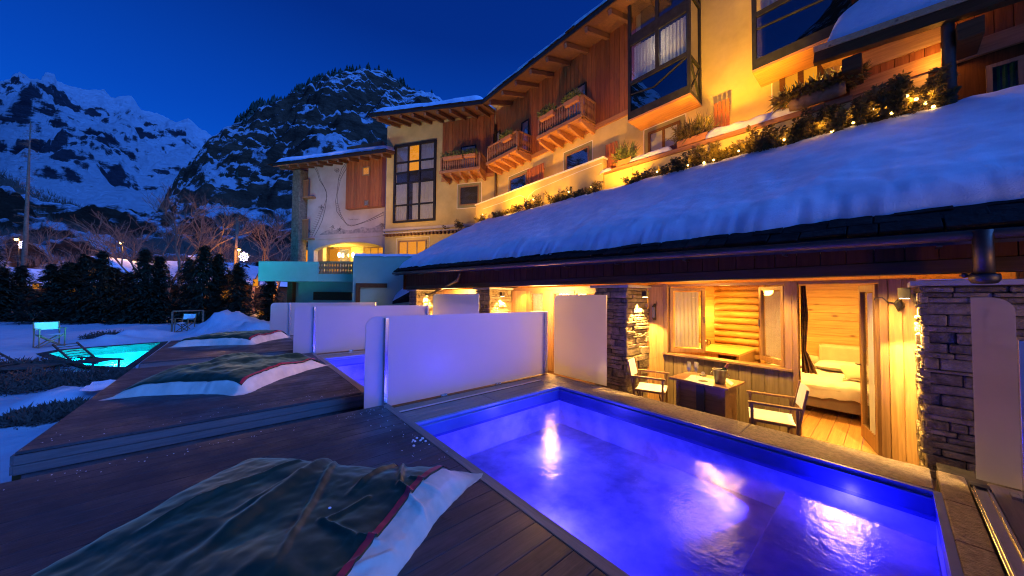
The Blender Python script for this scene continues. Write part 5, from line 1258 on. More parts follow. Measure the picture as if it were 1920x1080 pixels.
# ground floor loggia below the mural: arch, back wall, glazing
g0 = FW.uv(722, 470)[0]; g1 = FW.uv(585, 470)[0]; al = FW.uv(719, 468)[0]; ar = FW.uv(590, 470)[0]
m = MB(); spring = FW.uv(600, 468)[1] - .05; crown = FW.uv(652, 454)[1]; NA = 22
for k in range(NA):
    ua = al + (ar - al) * k / NA; ub = al + (ar - al) * (k + 1) / NA
    za = spring + (crown - spring) * math.sin(math.pi * k / NA) ** .7; zb_ = spring + (crown - spring) * math.sin(math.pi * (k + 1) / NA) ** .7
    m.hexa([FW.pt(ua, za, -.25), FW.pt(ub, zb_, -.25), FW.pt(ub, zb_, .06), FW.pt(ua, za, .06), FW.pt(ua, 5.119, -.25), FW.pt(ub, 5.119, -.25), FW.pt(ub, 5.119, .06), FW.pt(ua, 5.119, .06)])
m.fbox(FW, g0 - .02, al, 2, 5.119, -.25, .06).fbox(FW, ar, g1 + .3, 2, 5.119, -.25, .06)
part('arch_wall', m, 'plaster_white')
part('loggia_back', MB().fbox(FW, g0, g1 + 3, 2, 5.119, -2.3, -2.1).fbox(FW, g0 - .1, g0, 2, 5.119, -2.1, -.25).fbox(FW, g0, g1 + .3, 4.95, 5.118, -2.1, -.26), 'plaster')
a, b, c, d = pxwin(FW, 617, 492, 657, 464, -2.08); window(FW, a, b, 2.2, d, 2, border=False, frame='frame', o=-2.09, lit=[1], fw=.08)
a, b, c, d = pxwin(FW, 681, 490, 724, 462, -2.08); window(FW, a, b, 2.2, d, 3, lit=True, border=False, o=-2.09, fw=.08)
for px in (636, 662):
    p = FW.pt(*FW.uv(px, 478, -1.9), -1.9); single('globe_lamp', MB().ball(p, .095, 12, (1, 1, 1.9)), M['lamp_white'], ('left' if px < 650 else 'right') + ' bright globe lamp glowing inside the arched loggia', 'lamp', 'globe lamps in the loggia', smooth=True)
    light('globe_light', 'POINT', p + Vector((-.5, -.35, .1)), 90, (1, .62, .12), .15)
light('loggia_light', 'POINT', FW.pt(FW.uv(690, 470)[0], 4.6, -1.0), 45, (1, .62, .12), .15)
# tower ground floor: cream wall, notched cornice, window
part('lower_wall', MB().fbox(F2, -.5, 6.95, 2, 5.299, -.3, .02), 'plaster')
for k in range(24): 
    u = 1.2 + k * .24; part('cornice_bracket', MB().fbox(F2, u, u + .12, 4.98, 5.10, .021, .22), 'rafter')
part('cornice_board', MB().fbox(F2, 1.0, 6.95, 5.101, 5.16, .021, .30), 'plaster_white')
a, b, c, d = pxwin(F2, 746, 500, 800, 449, .05); window(F2, a, b, 2.6, d, 3, lit=True, o=.021, fw=.09, reveal='plaster')
light('lower_wall_light', 'POINT', F2.pt(5.0, 4.2, 1.3), 70, (1, .55, .10), .1)
# warm light spilling along the cornice; and the entrance glow left of the arch
part('lit_doorway', MB().fbox(FW, FW.uv(575, 480, -.2)[0], FW.uv(563, 480, -.2)[0], 2.0, 4.55, -.5, -.45), 'lit_curtain')

# ================================================================== teal lit garden terrace below the hotel
def frontal(f): return Face((FWD * f).to_2d(), RGT.to_2d(), (-FWD).to_2d())
T15 = frontal(15); T14 = frontal(14.2); T17 = frontal(17.2)
gt = thing('garden_terrace', 'rendered terrace wall glowing turquoise from the pool light', 'terrace wall', T15.pt(-9, -.5))
X15 = lambda px: (px - 960) / FL * 15; X14 = lambda px: (px - 960) / FL * 14.2; X17 = lambda px: (px - 960) / FL * 17.2
zz = lambda py, f: CAM_H + (554 - py) / FL * f
z_t, z_b = zz(490, 15), zz(527.5, 15); z_rail = zz(513.5, 15)
mesh_obj('parapet', MB().fbox(T15, X15(482), X15(594.5), z_b, z_t, -.22, 0).fbox(T15, X15(594.5), X15(661), z_b, z_rail, -.22, 0), M['plaster_teal'], gt, bevel=.01)
mesh_obj('floor_slab', MB().fbox(T15, X15(482), X15(661), z_b + .05, z_b + .2, -9, -.22), M['plaster_teal'], gt)
mesh_obj('under_wall', MB().fbox(T17, X17(545), X17(662), -.8, z_b + .049, -.25, 0), M['plaster_teal'], gt)
mesh_obj('brown_post', MB().fbox(T17, X17(545), X17(554), -.8, z_b + .049, .01, .3), M['beam'], gt)
mesh_obj('dark_wood_strip', MB().fbox(T17, X17(588), X17(660), zz(562, 17.2), zz(547, 17.2), .001, .06), M['beam'], gt)  # dark timber strip on the wall below the terrace
mesh_obj('block', MB().fbox(T14, X14(660), X14(790), -.8, zz(479, 14.2), -.3, 0).fbox(T14, X14(660), X14(664), -.8, zz(479, 14.2), -1.2, -.3), M['plaster_teal'], gt, bevel=.01)
mesh_obj('door_frame', MB().fbox(T14, X14(668), X14(725), zz(538, 14.2), zz(530, 14.2), .001, .09).fbox(T14, X14(668), X14(675), -.8, zz(538, 14.2), .001, .09), M['beam'], gt)
tag(mesh_obj('wall_top_snow', MB().grid(lambda i, j: T14.pt(X14(660) + (X14(792) - X14(660)) * i, zz(479, 14.2) + (.13 * math.sin(math.pi * j) ** .5 + .04 * noise.noise(Vector((i * 12, j * 3, 0)))) * (0 if i in (0, 1) else 1), -.32 + .36 * j), 50, 10), M['snow'], smooth=True), 'snow line on top of the turquoise wall', kind='stuff')
lr = thing('lattice_railing', 'brown cut-out timber railing on the turquoise terrace wall', 'railing', T15.pt(-8, z_rail))
u0, u1 = X15(595), X15(660.5)
for za, zb_ in ((z_rail + .005, z_rail + .07), ((z_rail + zz(489, 15)) / 2 - .03, (z_rail + zz(489, 15)) / 2 + .03), (zz(489, 15) - .07, zz(489, 15))): mesh_obj('rail', MB().fbox(T15, u0, u1, za, zb_, -.10, -.04), M['balcony'], lr)
for k in range(13):
    u = u0 + (u1 - u0) * (k + .5) / 13; mb = MB()
    for q in range(2):
        zl = z_rail + .07 + q * .30; hh = (zz(489, 15) - .07 - z_rail - .07) / 2
        for (r0, r1, f0, f1) in ((.055, .055, 0, .25), (.055, .028, .25, .38), (.028, .028, .38, .66), (.028, .055, .66, .8), (.055, .055, .8, 1)):
            za = z_rail + .07 + q * hh + hh * f0; zb_ = z_rail + .07 + q * hh + hh * f1
            mb.hexa([T15.pt(u - r0, za, -.08), T15.pt(u + r0, za, -.08), T15.pt(u + r0, za, -.06), T15.pt(u - r0, za, -.06), T15.pt(u - r1, zb_, -.08), T15.pt(u + r1, zb_, -.08), T15.pt(u + r1, zb_, -.06), T15.pt(u - r1, zb_, -.06)])
    mesh_obj('baluster', mb, M['baluster'], lr)
# sloping stair wall with a snow load at the end of the low building
sw = thing('stair_wall', 'sloping slate covered stair wall loaded with snow beside the far pillar', 'stair wall', onX(770, 560, 5.2))
q0 = onX(733, 569, 5.3); q1 = onX(800, 536, 5.3); q2 = onX(784, 536, 5.3); 
A_ = onX(732, 572, 5.25); B2 = onX(796, 538, 5.25)
mesh_obj('slab', MB().hexa([A_, A_ + Vector((1.3, 0, 0)), B2 + Vector((1.3, 0, 0)), B2, A_ + Vector((0, 0, .12)), A_ + Vector((1.3, 0, .12)), B2 + Vector((1.3, 0, .12)), B2 + Vector((0, 0, .12))]), M['slate'], sw)
def ss(i, j):
    p = A_.lerp(B2, i) + Vector((1.3 * j, 0, .12)); th = .75 * math.sin(math.pi * min(1, max(0, j))) ** .5 * (math.sin(math.pi * (.1 + .9 * i)) ** .5 if i < 1 else 0)
    return p + Vector((0, 0, th * (1 + .2 * noise.noise(p * 2))))
mesh_obj('snow_load', MB().grid(ss, 30, 16), M['snow'], sw, smooth=True)
h = onX(725, 566, 6.2); tag(mesh_obj('snow_heap', MB().ball(h, 1.0, 24, (1.5, 1.8, .66)), M['snow'], smooth=True), 'shovelled snow heap before the stair wall', kind='stuff')

# ================================================================== terrace in front of the main facade
TX = 9.25; FT = Face((TX, 0), (0, 1), (-1, 0))
pw = thing('terrace_parapet', 'long yellow lit terrace parapet behind the snowy roof', 'parapet', (TX, 9, 5))
y0p = FT.uv(1131, 300)[0]; y1p = FT.uv(892, 380)[0]; ztop = 6.2
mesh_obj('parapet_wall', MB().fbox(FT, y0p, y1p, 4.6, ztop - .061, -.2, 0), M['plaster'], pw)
mesh_obj('coping', MB().fbox(FT, y0p - .03, y1p + .03, ztop - .06, ztop, -.24, .04), M['trim'], pw, bevel=.008)
mesh_obj('end_wall', MB().box(TX + .2, HX, y1p - .2, y1p, 4.6, ztop - .3), M['plaster'], pw)
for pts in ([(905, 392), (940, 380), (975, 366), (984, 370), (986, 380)], [(986, 380), (992, 366), (1004, 356), (1040, 341), (1085, 322), (1128, 306)]):
    P = [FT.pt(*FT.uv(px, py, .004), .004) for px, py in pts]; m = MB()
    for a, b in zip(P, P[1:]): m.bar(a, b, .022, .006, up=(-1, 0, 0))
    mesh_obj('painted_line', m, M['trim'], pw)
lw = thing('terrace_ledge', 'timber topped terrace ledge running towards the right behind the shrubs', 'ledge', (TX, 2, 5))
ye = FT.uv(1600, 190)[0]
def zl(y): return 5.62 + .02 * (y - 0)
mesh_obj('ledge_wall', MB().hexa([(TX, ye, 4.3), (TX + .2, ye, 4.3), (TX + .2, y0p - .04, 4.3), (TX, y0p - .04, 4.3), (TX, ye, 5.42), (TX + .2, ye, 5.42), (TX + .2, y0p - .04, 5.56), (TX, y0p - .04, 5.56)]), M['plaster'], lw)
def beamy(name, x, y0, y1, z0, z1, w, h, mat, par): return mesh_obj(name, MB().hexa([(x, y0, z0), (x + w, y0, z0), (x + w, y1, z1), (x, y1, z1), (x, y0, z0 + h), (x + w, y0, z0 + h), (x + w, y1, z1 + h), (x, y1, z1 + h)]), M[mat], par, bevel=.008)
beamy('rail_beam', TX - .05, ye, y0p - .05, 5.43, 5.57, .09, .11, 'balcony', lw)
beamy('ledge_top', TX + .05, ye, y0p - .05, 5.44, 5.58, .30, .05, 'balcony', lw)
beamy('back_board', TX + .36, ye, y0p - .05, 5.52, 5.66, .05, .34, 'siding', lw)
def snow_pad(y0, y1, x0, x1, z0, z1, th, label):
    def fn(i, j):
        y = y0 + (y1 - y0) * i; x = x0 + (x1 - x0) * j; e = min(min(i, 1 - i) * abs(y1 - y0), min(j, 1 - j) * abs(x1 - x0))
        return (x + .02 * noise.noise(Vector((y * 5, j, 1))), y, z0 + (z1 - z0) * i + th * (1 - math.exp(-e / .05)) * (1 + .3 * noise.noise(Vector((y * 3, x * 3, 1)))))
    return tag(mesh_obj('ledge_snow', MB().grid(fn, 60, 12), M['snow'], smooth=True), label, kind='stuff')
ya = FT.uv(1503, 205)[0]; yb = FT.uv(1322, 250)[0]; snow_pad(ya, yb, TX - .04, TX + .34, zl(ya) - .10, zl(yb) - .06, .26, 'long strip of yellow lit snow on the terrace ledge')
ya = FT.uv(1258, 275)[0]; yb = FT.uv(1180, 300)[0]; snow_pad(ya, yb, TX - .04, TX + .34, zl(ya) - .06, zl(yb) - .04, .20, 'shorter strip of snow on the terrace ledge')
ya = FT.uv(1131, 300)[0]; snow_pad(ya - .35, ya + .1, TX - .10, TX + .3, 5.6, 5.6, .16, 'little snow lump at the parapet end')
def ledge_pot(px, label, mat, w, h, n, spiky): 
    y = FT.uv(px, 280)[0]; planter(FT, y, zl(y) - .02, -.12, w, label, mat, h, n, spiky=spiky)
ledge_pot(1168, 'terracotta box with spiky bright plants at the parapet end', 'fern', .5, .5, 420, True)
ledge_pot(1296, 'terracotta box with long fern leaves on the terrace ledge', 'leaf', .75, .55, 620, True)
y = FT.uv(1533, 170)[0]; c = Vector((TX - .12, y, 5.60)); t = thing('planter_trough', 'hollow log trough of fir sprigs at the right end of the ledge', 'planter', c)
mesh_obj('log', MB().lathe([(0, -.42), (.12, -.42), (.145, -.3), (.14, 0), (.15, .3), (.12, .44), (0, .44)], c + Vector((0, 0, .10)), 14, (0, 1, .0)), M['bark'], t, smooth=True)
m = MB()
for i in range(5): tuft(m, c + Vector((0, -.42 + .21 * i, .16)), .26, .34, 260, .16, .022, .7, .6)
mesh_obj('foliage', m, M['leaf'], t)
# small board screens standing on the terrace
for px0, px1, py, lab in ((1338, 1368, 205, 'small brown board screen on the terrace under the yellow wall'), (988, 1020, 328, 'low brown board screen behind the parapet, left'), (1135, 1158, 282, 'dark board screen beside the parapet end')):
    F = Face((TX + .75, 0), (0, 1), (-1, 0)); a = F.uv(px1, py)[0]; b = F.uv(px0, py)[0]; zt = F.uv(px0, py - 9)[1]
    t = thing('board_screen', lab, 'screen', F.pt(a, TF), 'brown board screens on the terrace')
    n = max(4, round((b - a) / .13))
    for i in range(n): fpiece('board', t, M['siding'], F, a + (b - a) * i / n, a + (b - a) * (i + 1) / n - .02, TF, zt, 0, .03)
    mesh_obj('rail', MB().fbox(F, a, b, zt - .3, zt - .22, -.04, -.001), M['siding'], t)

# ================================================================== timber annex at upper right
AX = 9.55; FA = Face((AX, 0), (0, 1), (-1, 0))
an = thing('timber_annex', 'timber clad annex with a snowy roof at the upper right', 'annex', (AX, -1, TF))
yl = FA.uv(1600, 150)[0]; mesh_obj('wall', MB().box(AX, AX + .15, -6, yl, 4.4, 8.5), M['fascia'], an)
n = 26
for i in range(n): fpiece('wall_board', an, M['siding'], FA, yl - (i + 1) * .18, yl - i * .18 - .008, 5.9, 7.4, .001, .03)
a, b, c, d = pxwin(FA, 1742, 190, 1600, 150, .04); z0 = FA.uv(1742, 195)[1]; z1 = FA.uv(1742, 137)[1]
mesh_obj('light_panel', MB().fbox(FA, a, b, z0 - .6, z1, .035, .05), M['larch_h'], an)
mesh_obj('orange_board', MB().fbox(FA, FA.uv(1765, 90)[0], FA.uv(1612, 90)[0], FA.uv(1700, 105)[1], FA.uv(1700, 72)[1], .05, .09), M['larch_h'], an)
mesh_obj('wall_beam', MB().fbox(FA, -6, yl + .05, 5.62, 5.9, .031, .10), M['balcony'], an)
g0_ = onX(1527, 112, 8.85); g1_ = onX(1875, -2, 8.85); g2_ = g1_ + (g1_ - g0_) * .8
mesh_obj('gutter_beam', MB().bar(g0_, g2_, .16, .20), M['beam'], an)
mesh_obj('roof_deck', MB().hexa([g0_ + Vector((-.1, 0, .10)), g2_ + Vector((-.1, 0, .10)), g2_ + Vector((3, 0, .9)), g0_ + Vector((3, 0, .9)), g0_ + Vector((-.1, 0, .22)), g2_ + Vector((-.1, 0, .22)), g2_ + Vector((3, 0, 1.02)), g0_ + Vector((3, 0, 1.02))]), M['larch_x'], an)
for px, py in ((1597, 118), (1820, 52)):
    p = onX(px, py, 8.75); mesh_obj('purlin_end', MB().box(p.x, p.x + 1.0, p.y - .13, p.y + .13, p.z - .14, p.z + .14), M['beam'], an, bevel=.012)
a, b, c, d = pxwin(FA, 1990, 200, 1847, 112, .05); window(FA, a, b, c - .4, FA.uv(1850, 128)[1], 2, border=False, parent=an, o=.05, curtain=False, fw=.06, frame='frame')
mesh_obj('green_curtain', MB().grid(lambda i, j: FA.pt(a + .1 + (b - a - .2) * i, c + (FA.uv(1850, 132)[1] - c) * j, .062 + .012 * math.sin(i * 40)), 60, 4), M['green_curtain'], an, smooth=True)
q0 = onX(1776, 18, 8.95); q1 = onX(1782, 215, 8.95)
mesh_obj('downpipe', MB().tube([q0 + Vector((0, -.3, .05)), q0, Vector((q0.x, q0.y, q0.z - .3)), Vector((q0.x, q0.y, 4.4))], .075, 14), M['gutter'], an, smooth=True)
def asn(i, j):
    p = g0_.lerp(g2_, i); e = j * 2.6; th = .95 * (1 - math.exp(-e / .22)) * (1 - math.exp(-(i * 6) / .25)) * (1 + .12 * noise.noise(Vector((i * 9, j * 4, 3))))
    return (p.x + .03 + e * .95, p.y - .14, p.z + .22 + e * .27 + th)
tag(mesh_obj('annex_snow', MB().grid(asn, 60, 26), M['snow'], smooth=True), 'thick snow cushion on the annex roof at the upper right', kind='stuff')

# ================================================================== shrubs along the top of the low roof, with fairy lights
HXs = 8.95
def bush(px, w, h, n, mat, label, group='evergreen shrubs planted along the low roof'):
    p = onX(px, 300, HXs); z = roofz(HXs, p.y) + .10; t = thing('shrub', label, 'shrub', (p.x, p.y, z), group)
    tw = MB(); fo = MB()
    for k in range(max(6, int(w * 16))):
        a = R.uniform(-.5, .5) * w; hh = h * R.uniform(.45, 1.1); b0 = Vector((p.x + R.uniform(-.12, .12), p.y + a, z)); e_ = b0 + Vector((R.uniform(-.22, .22), R.uniform(-.2, .2), hh))
        mid = b0.lerp(e_, .5) + Vector((R.uniform(-.05, .05), R.uniform(-.05, .05), 0)); tw.tube([b0, mid, e_], [.009, .007, .003], 4, False)
        for q in range(max(3, int(n / (w * 16)))):
            f = R.uniform(.25, 1); c = b0.lerp(e_, f); tuft(fo, c, .06, .04, 1, .075, .021, .4, .7)
    mesh_obj('twigs', tw, M['bark_dark'], t); mesh_obj('leaves', fo, M['leaf'], t); return t
specs = [(838, .35, .55, 160, 'lowest little shrub at the far left end of the snowy roof'), (862, .30, .45, 140, 'second little shrub from the far left end of the roof'), (905, .5, .35, 160, 'thin low shrub in front of the far parapet end'),
         (950, 1.6, .38, 620, 'long low dark shrub below the far parapet'), (1000, .7, .5, 330, 'shrub with a glowing light below the parapet scroll'), (1052, .9, .45, 480, 'bushy shrub lit orange from inside, below the parapet'),
         (1098, .8, .42, 380, 'low leafy shrub at the middle of the parapet'), (1186, .25, .35, 130, 'small tuft standing alone in the snow'), (1214, .35, .40, 180, 'pair of small sprigs in the snow right of the lone tuft'),
         (1258, .6, .50, 420, 'shrub under the short snow strip'), (1310, .7, .60, 620, 'dense glowing shrub under the fern box'), (1365, .7, .52, 480, 'dense shrub left of the long snow strip'),
         (1420, .55, .58, 480, 'tall leafy shrub below the long snow strip'), (1475, .6, .56, 560, 'dark shrub with snow caught in it'), (1530, .6, .72, 760, 'tall dark shrub below the log trough'),
         (1590, .5, .62, 700, 'glowing leafy shrub right of the log trough'), (1648, .5, .82, 760, 'wide golden lit shrub before the light panel'), (1705, .45, .90, 760, 'golden shrub with round bulbs beside the downpipe'), (1752, .3, .60, 420, 'rightmost shrub at the foot of the downpipe')]
for s_ in specs: bush(s_[0], s_[1] * 1.15, s_[2] * 1.05, int(s_[3] * 2.4), 'leaf', s_[4])
specb = [(1000, 374, 1.2), (1066, 360, 1.4), (1108, 350, .8), (905, 402, .4), (1320, 305, 1.2), (1338, 300, .8), (1385, 283, .6), (1560, 246, .8), (1635, 205, .6), (1700, 180, 1), (1718, 186, 1), (1736, 193, 1), (1750, 200, .8), (1290, 310, .8), (1232, 322, .7), (1470, 262, .7), (1600, 230, .5), (1672, 212, .6)]
blab = ['in the shrub below the parapet scroll', 'in the bushy orange lit shrub below the parapet', 'in the low leafy shrub at mid parapet', 'at the thin shrub by the far parapet end', 'low in the dense shrub under the fern box', 'at the right foot of the shrub under the fern box',
        'in the dense shrub left of the long snow strip', 'in the tall dark shrub below the log trough', 'high in the shrub right of the log trough', 'leftmost of the four bright ones by the downpipe', 'second of the four bright ones by the downpipe', 'third of the four bright ones by the downpipe',
        'last of all, right beside the downpipe', 'between the short snow strip and the fern box', 'alone left of the shrub under the short snow strip', 'in the shrub with caught snow', 'low in the shrub right of the log trough', 'in the wide golden shrub before the light panel']
for i, (px, py, s_) in enumerate(specb):
    p = onX(px, py, HXs - .12); zmin = roofz(p.x, p.y) + .28; p.z = max(p.z, zmin)
    single('fairy_bulb', MB().ball(p, .017 + .010 * s_, 8), M['bulb'], 'tiny warm fairy bulb ' + blab[i], 'light', 'fairy light bulbs in the roof shrubs', smooth=True)
for px, e_ in ((1000, 8), (1062, 10), (1110, 7), (1235, 7), (1290, 12), (1335, 15), (1400, 12), (1470, 11), (1540, 12), (1600, 26), (1660, 30), (1710, 34), (1745, 18)):
    p = onX(px, 300, HXs - (.02 if px < 1580 else .06)); light('fairy_glow', 'POINT', (p.x, p.y, roofz(HXs, p.y) + .46), e_ * (.6 if px < 1280 else .45), WARM, .05)
# warm lamps standing on the terrace light the facade and the undersides of the balconies
for y_, e_ in ((-.4, 60), (2.6, 90), (6.0, 90), (9.0, 80), (12.2, 80)):
    light('terrace_flood', 'POINT', (TX + .52, y_, 5.62), e_, (1.0, .46, .035), .12)
light('facade_flood', 'SPOT', (8.0, 2.4, roofz(8.0, 2.4) + .75), 1800, (1.0, .50, .02), .1, (HX, 2.6, 10.8), 66, .6)
light('bay_curtain_fill', 'POINT', (10.05, 4.5, 9.2), 26, (1, .8, .5), .1); light('bay_curtain_fill', 'POINT', (10.05, .4, 9.2), 26, (1, .8, .5), .1)  # added lights that brighten the bays' net curtains from behind
light('wing_fill', 'SPOT', F2.pt(4.2, 5.2, 5.0), 750, (1.0, .52, .10), .2, F2.pt(4.2, 8.6, 0), 105, .8); light('wing_fill', 'SPOT', F2.pt(10.0, 5.2, 5.0), 620, (1.0, .5, .22), .2, F2.pt(10, 8, 0), 100, .8)  # added warm fill for the tower and mural walls, no fittings modelled
for y_, e_ in ((2.4, 300), (5.3, 560), (8.3, 260), (10.4, 620), (12.9, 260)): light('shrub_flood', 'SPOT', (7.9, y_, roofz(7.9, y_) + .85), e_, (1.0, .45, .03), .08, (HX, y_ + .2, 7.4), 105, .8)
light('ledge_lamp', 'SPOT', (9.15, .2, 6.35), 160, (1.0, .62, .16), .06, (9.3, 2.6, 5.4), 100, .6)
light('annex_lamp', 'POINT', (9.2, -.6, 5.75), 16, WARM, .08)
# ================================================================== garden: conifer hedge, bare trees, village, lamps
def crown_mesh(seed, h, r, n):
    Q = random.Random(seed); m = MB()
    nb = n // 26
    for _ in range(nb):
        f = Q.random() ** .85; z = h * (.04 + .95 * f); L_ = r * ((1 - f) ** .8 + .05) * Q.uniform(.6, 1.3); a = Q.uniform(0, 6.283); up = Q.uniform(-.05, .35)
        for k in range(26):
            g = (k + Q.random()) / 26; p = Vector((math.cos(a) * L_ * g, math.sin(a) * L_ * g, z + L_ * (up * g - .42 * g * g))) + Vector((Q.gauss(0, .07), Q.gauss(0, .07), Q.gauss(0, .05)))
            d = Vector((math.cos(a + Q.uniform(-1, 1)), math.sin(a + Q.uniform(-1, 1)), Q.uniform(-.7, .1))).normalized(); l = Q.uniform(.16, .40) * (1.1 - .4 * f)
            s = d.cross(Vector((0, 0, 1))).normalized() * l * Q.uniform(.10, .2); m.add([p - s * .4, p + d * l * .5 + s, p + d * l, p + d * l * .5 - s], [(0, 1, 2, 3)])
    return m
cm = []
for s_ in range(3):
    me = crown_mesh(s_ + 3, 4.6, 1.5, 9000).mesh('crown', M['needle'], (0, 0, 0)); cm.append(me)
tm = MB().tube([(0, 0, -.3), (0, 0, 1.5), (0, 0, 4.2)], [.09, .07, .02], 8).mesh('trunk', M['bark_dark'], (0, 0, 0))
def conifer(px, f, h, label, v):
    p = at_fwd(px, 0, f); z = gz(p.x, p.y) - .05; t = thing('conifer_tree', label, 'tree', (p.x, p.y, z), 'dark conifers of the garden hedge')
    t.scale = (1.0 + .15 * (v == 1), 1.0, h / 4.6); t.rotation_euler.z = R.uniform(0, 6)
    for nm, me in (('crown', cm[v]), ('trunk', tm)):
        o = bpy.data.objects.new(nm, me); COL.objects.link(o); o.parent = t; ORG[o.name] = Vector((0, 0, 0))
hs = [(-25, 4.4), (5, 3.4), (38, 3.9), (96, 4.3), (126, 4.6), (156, 4.4), (188, 4.5), (214, 3.0), (240, 3.7), (268, 4.2), (296, 4.4), (352, 4.3), (380, 4.5), (408, 4.2), (446, 3.4), (505, 3.3)]
near_to = ['cut off at the left edge of the picture', 'beside the left edge, below the snowflake light', 'right behind the tall bare larch', 'behind the far canvas chair', 'a little left of the hedge middle, tall',
           'third right of the bare larch', 'left of the glowing orange house gable', 'lowest one, in front of the glowing orange gable', 'right of the glowing gable', 'below the long snowy roof end', 'under the left bare tree',
           'behind the small turquoise lit chair', 'under the two chimneys', 'left of the lit wooden pole', 'slim one in front of the lit wooden pole', 'last one, beside the turquoise terrace wall']
for i, ((px, h), lb_) in enumerate(zip(hs, near_to)): conifer(px, 21.5 + (i % 3) * .9 - (1.5 if px > 440 else 0), h * R.uniform(.92, 1.36), 'dark hedge conifer ' + lb_, i % 3)
# tall bare larch
def larch(px, f, h, label):
    p = at_fwd(px, 0, f); z = gz(p.x, p.y); t = thing('larch_tree', label, 'tree', (p.x, p.y, z))
    top = Vector((p.x, p.y, z + h)); mesh_obj('trunk', MB().tube([(p.x, p.y, z - .3), (p.x + .05, p.y, z + h * .4), (p.x + .02, p.y, z + h * .8), top], [.17, .13, .06, .015], 8), M['bark'], t, smooth=True)
    m = MB()
    for k in range(150):
        q = R.uniform(.28, .99); c = Vector((p.x, p.y, z + h * q)); a = R.uniform(0, 6.28); l = (1.15 - q) * R.uniform(.4, 1.6) + .1; e_ = c + Vector((math.cos(a) * l, math.sin(a) * l, R.uniform(-.35, .15) * l))
        m.tube([c, e_], [.012, .003], 3, False)
        for _ in range(3):
            g_ = c.lerp(e_, R.uniform(.3, 1)); m.tube([g_, g_ + Vector((R.uniform(-.2, .2), R.uniform(-.2, .2), R.uniform(-.25, .1)))], [.006, .002], 3, False)
    mesh_obj('branches', m, M['bark'], t); return t
larch(40, 24, 15.0, 'very tall bare larch with short twigs at the far left')
# broad bare trees
def bare_tree(px, f, h, label, spread=.9, depth=5, seed=1, lean=0):
    h *= 1.22
    Q = random.Random(seed); p = at_fwd(px, 0, f); z = gz(p.x, p.y) - .2; t = thing('bare_tree', label, 'tree', (p.x, p.y, z), 'leafless trees behind the hedge')
    tr = MB(); br = MB()
    def grow(a, d, l, r, lev):
        b = a + d * l; mid = a.lerp(b, .5) + Vector((Q.uniform(-1, 1), Q.uniform(-1, 1), Q.uniform(-.3, .6))) * l * .07
        (tr if lev == 0 else br).tube([a, mid, b], [r, r * .85, r * .68], 6 if lev < 2 else 3, False)
        if lev >= depth: return
        for k in range(2 if lev < 1 else Q.choice((2, 3, 3))):
            nd = (d + Vector((Q.uniform(-1, 1), Q.uniform(-1, 1), Q.uniform(-.25, .55))) * spread * (.75 + .1 * lev)).normalized(); grow(b if k else a.lerp(b, Q.uniform(.7, 1)), nd, l * Q.uniform(.62, .86), r * .62, lev + 1)
    grow(Vector((p.x, p.y, z)), Vector((lean, 0, 1)).normalized(), h * .30, h * .016, 0)
    mesh_obj('trunk', tr, M['bark'], t, smooth=True); mesh_obj('branches', br, M['bark'], t); return t
for a in ((268, 31, 8.0, 'bare tree left of centre, right of the glowing gable', .8, 5, 4, -.1), (308, 29, 8.6, 'bare tree with its crown reaching high over the snowy roof', .75, 6, 9, .1), (334, 28, 10.5, 'tallest bare tree, thick forked trunk, behind the hedge', .7, 6, 22, 0),
          (372, 30, 7.6, 'bare tree with arching branches over the chimneys', .95, 5, 31, .2), (412, 33, 7.0, 'slender bare tree just left of the wooden pole', .8, 5, 40, 0), (476, 34, 9.5, 'bare tree between the wooden pole and the hotel', .8, 6, 51, 0), (515, 33, 8.5, 'bare tree right beside the hotel corner column', .8, 6, 57, .1), (215, 36, 7.0, 'small bare tree left of the street lamp', .9, 5, 61, 0), (95, 34, 8.0, 'bare tree right of the tall larch', .8, 6, 71, .1), (150, 38, 9.0, 'tall bare tree midway between the larch and the street lamp', .75, 6, 77, 0), (15, 33, 8.0, 'bare tree at the left edge behind the street lamp', .8, 6, 83, 0),
          (395, 40, 9.5, 'far bare tree behind the two chimneys', .75, 6, 90, 0), (450, 41, 9.5, 'far bare tree behind the lit wooden pole', .8, 6, 95, 0), (250, 42, 9.0, 'far bare tree behind the gabled house', .8, 6, 99, 0)): bare_tree(*a)
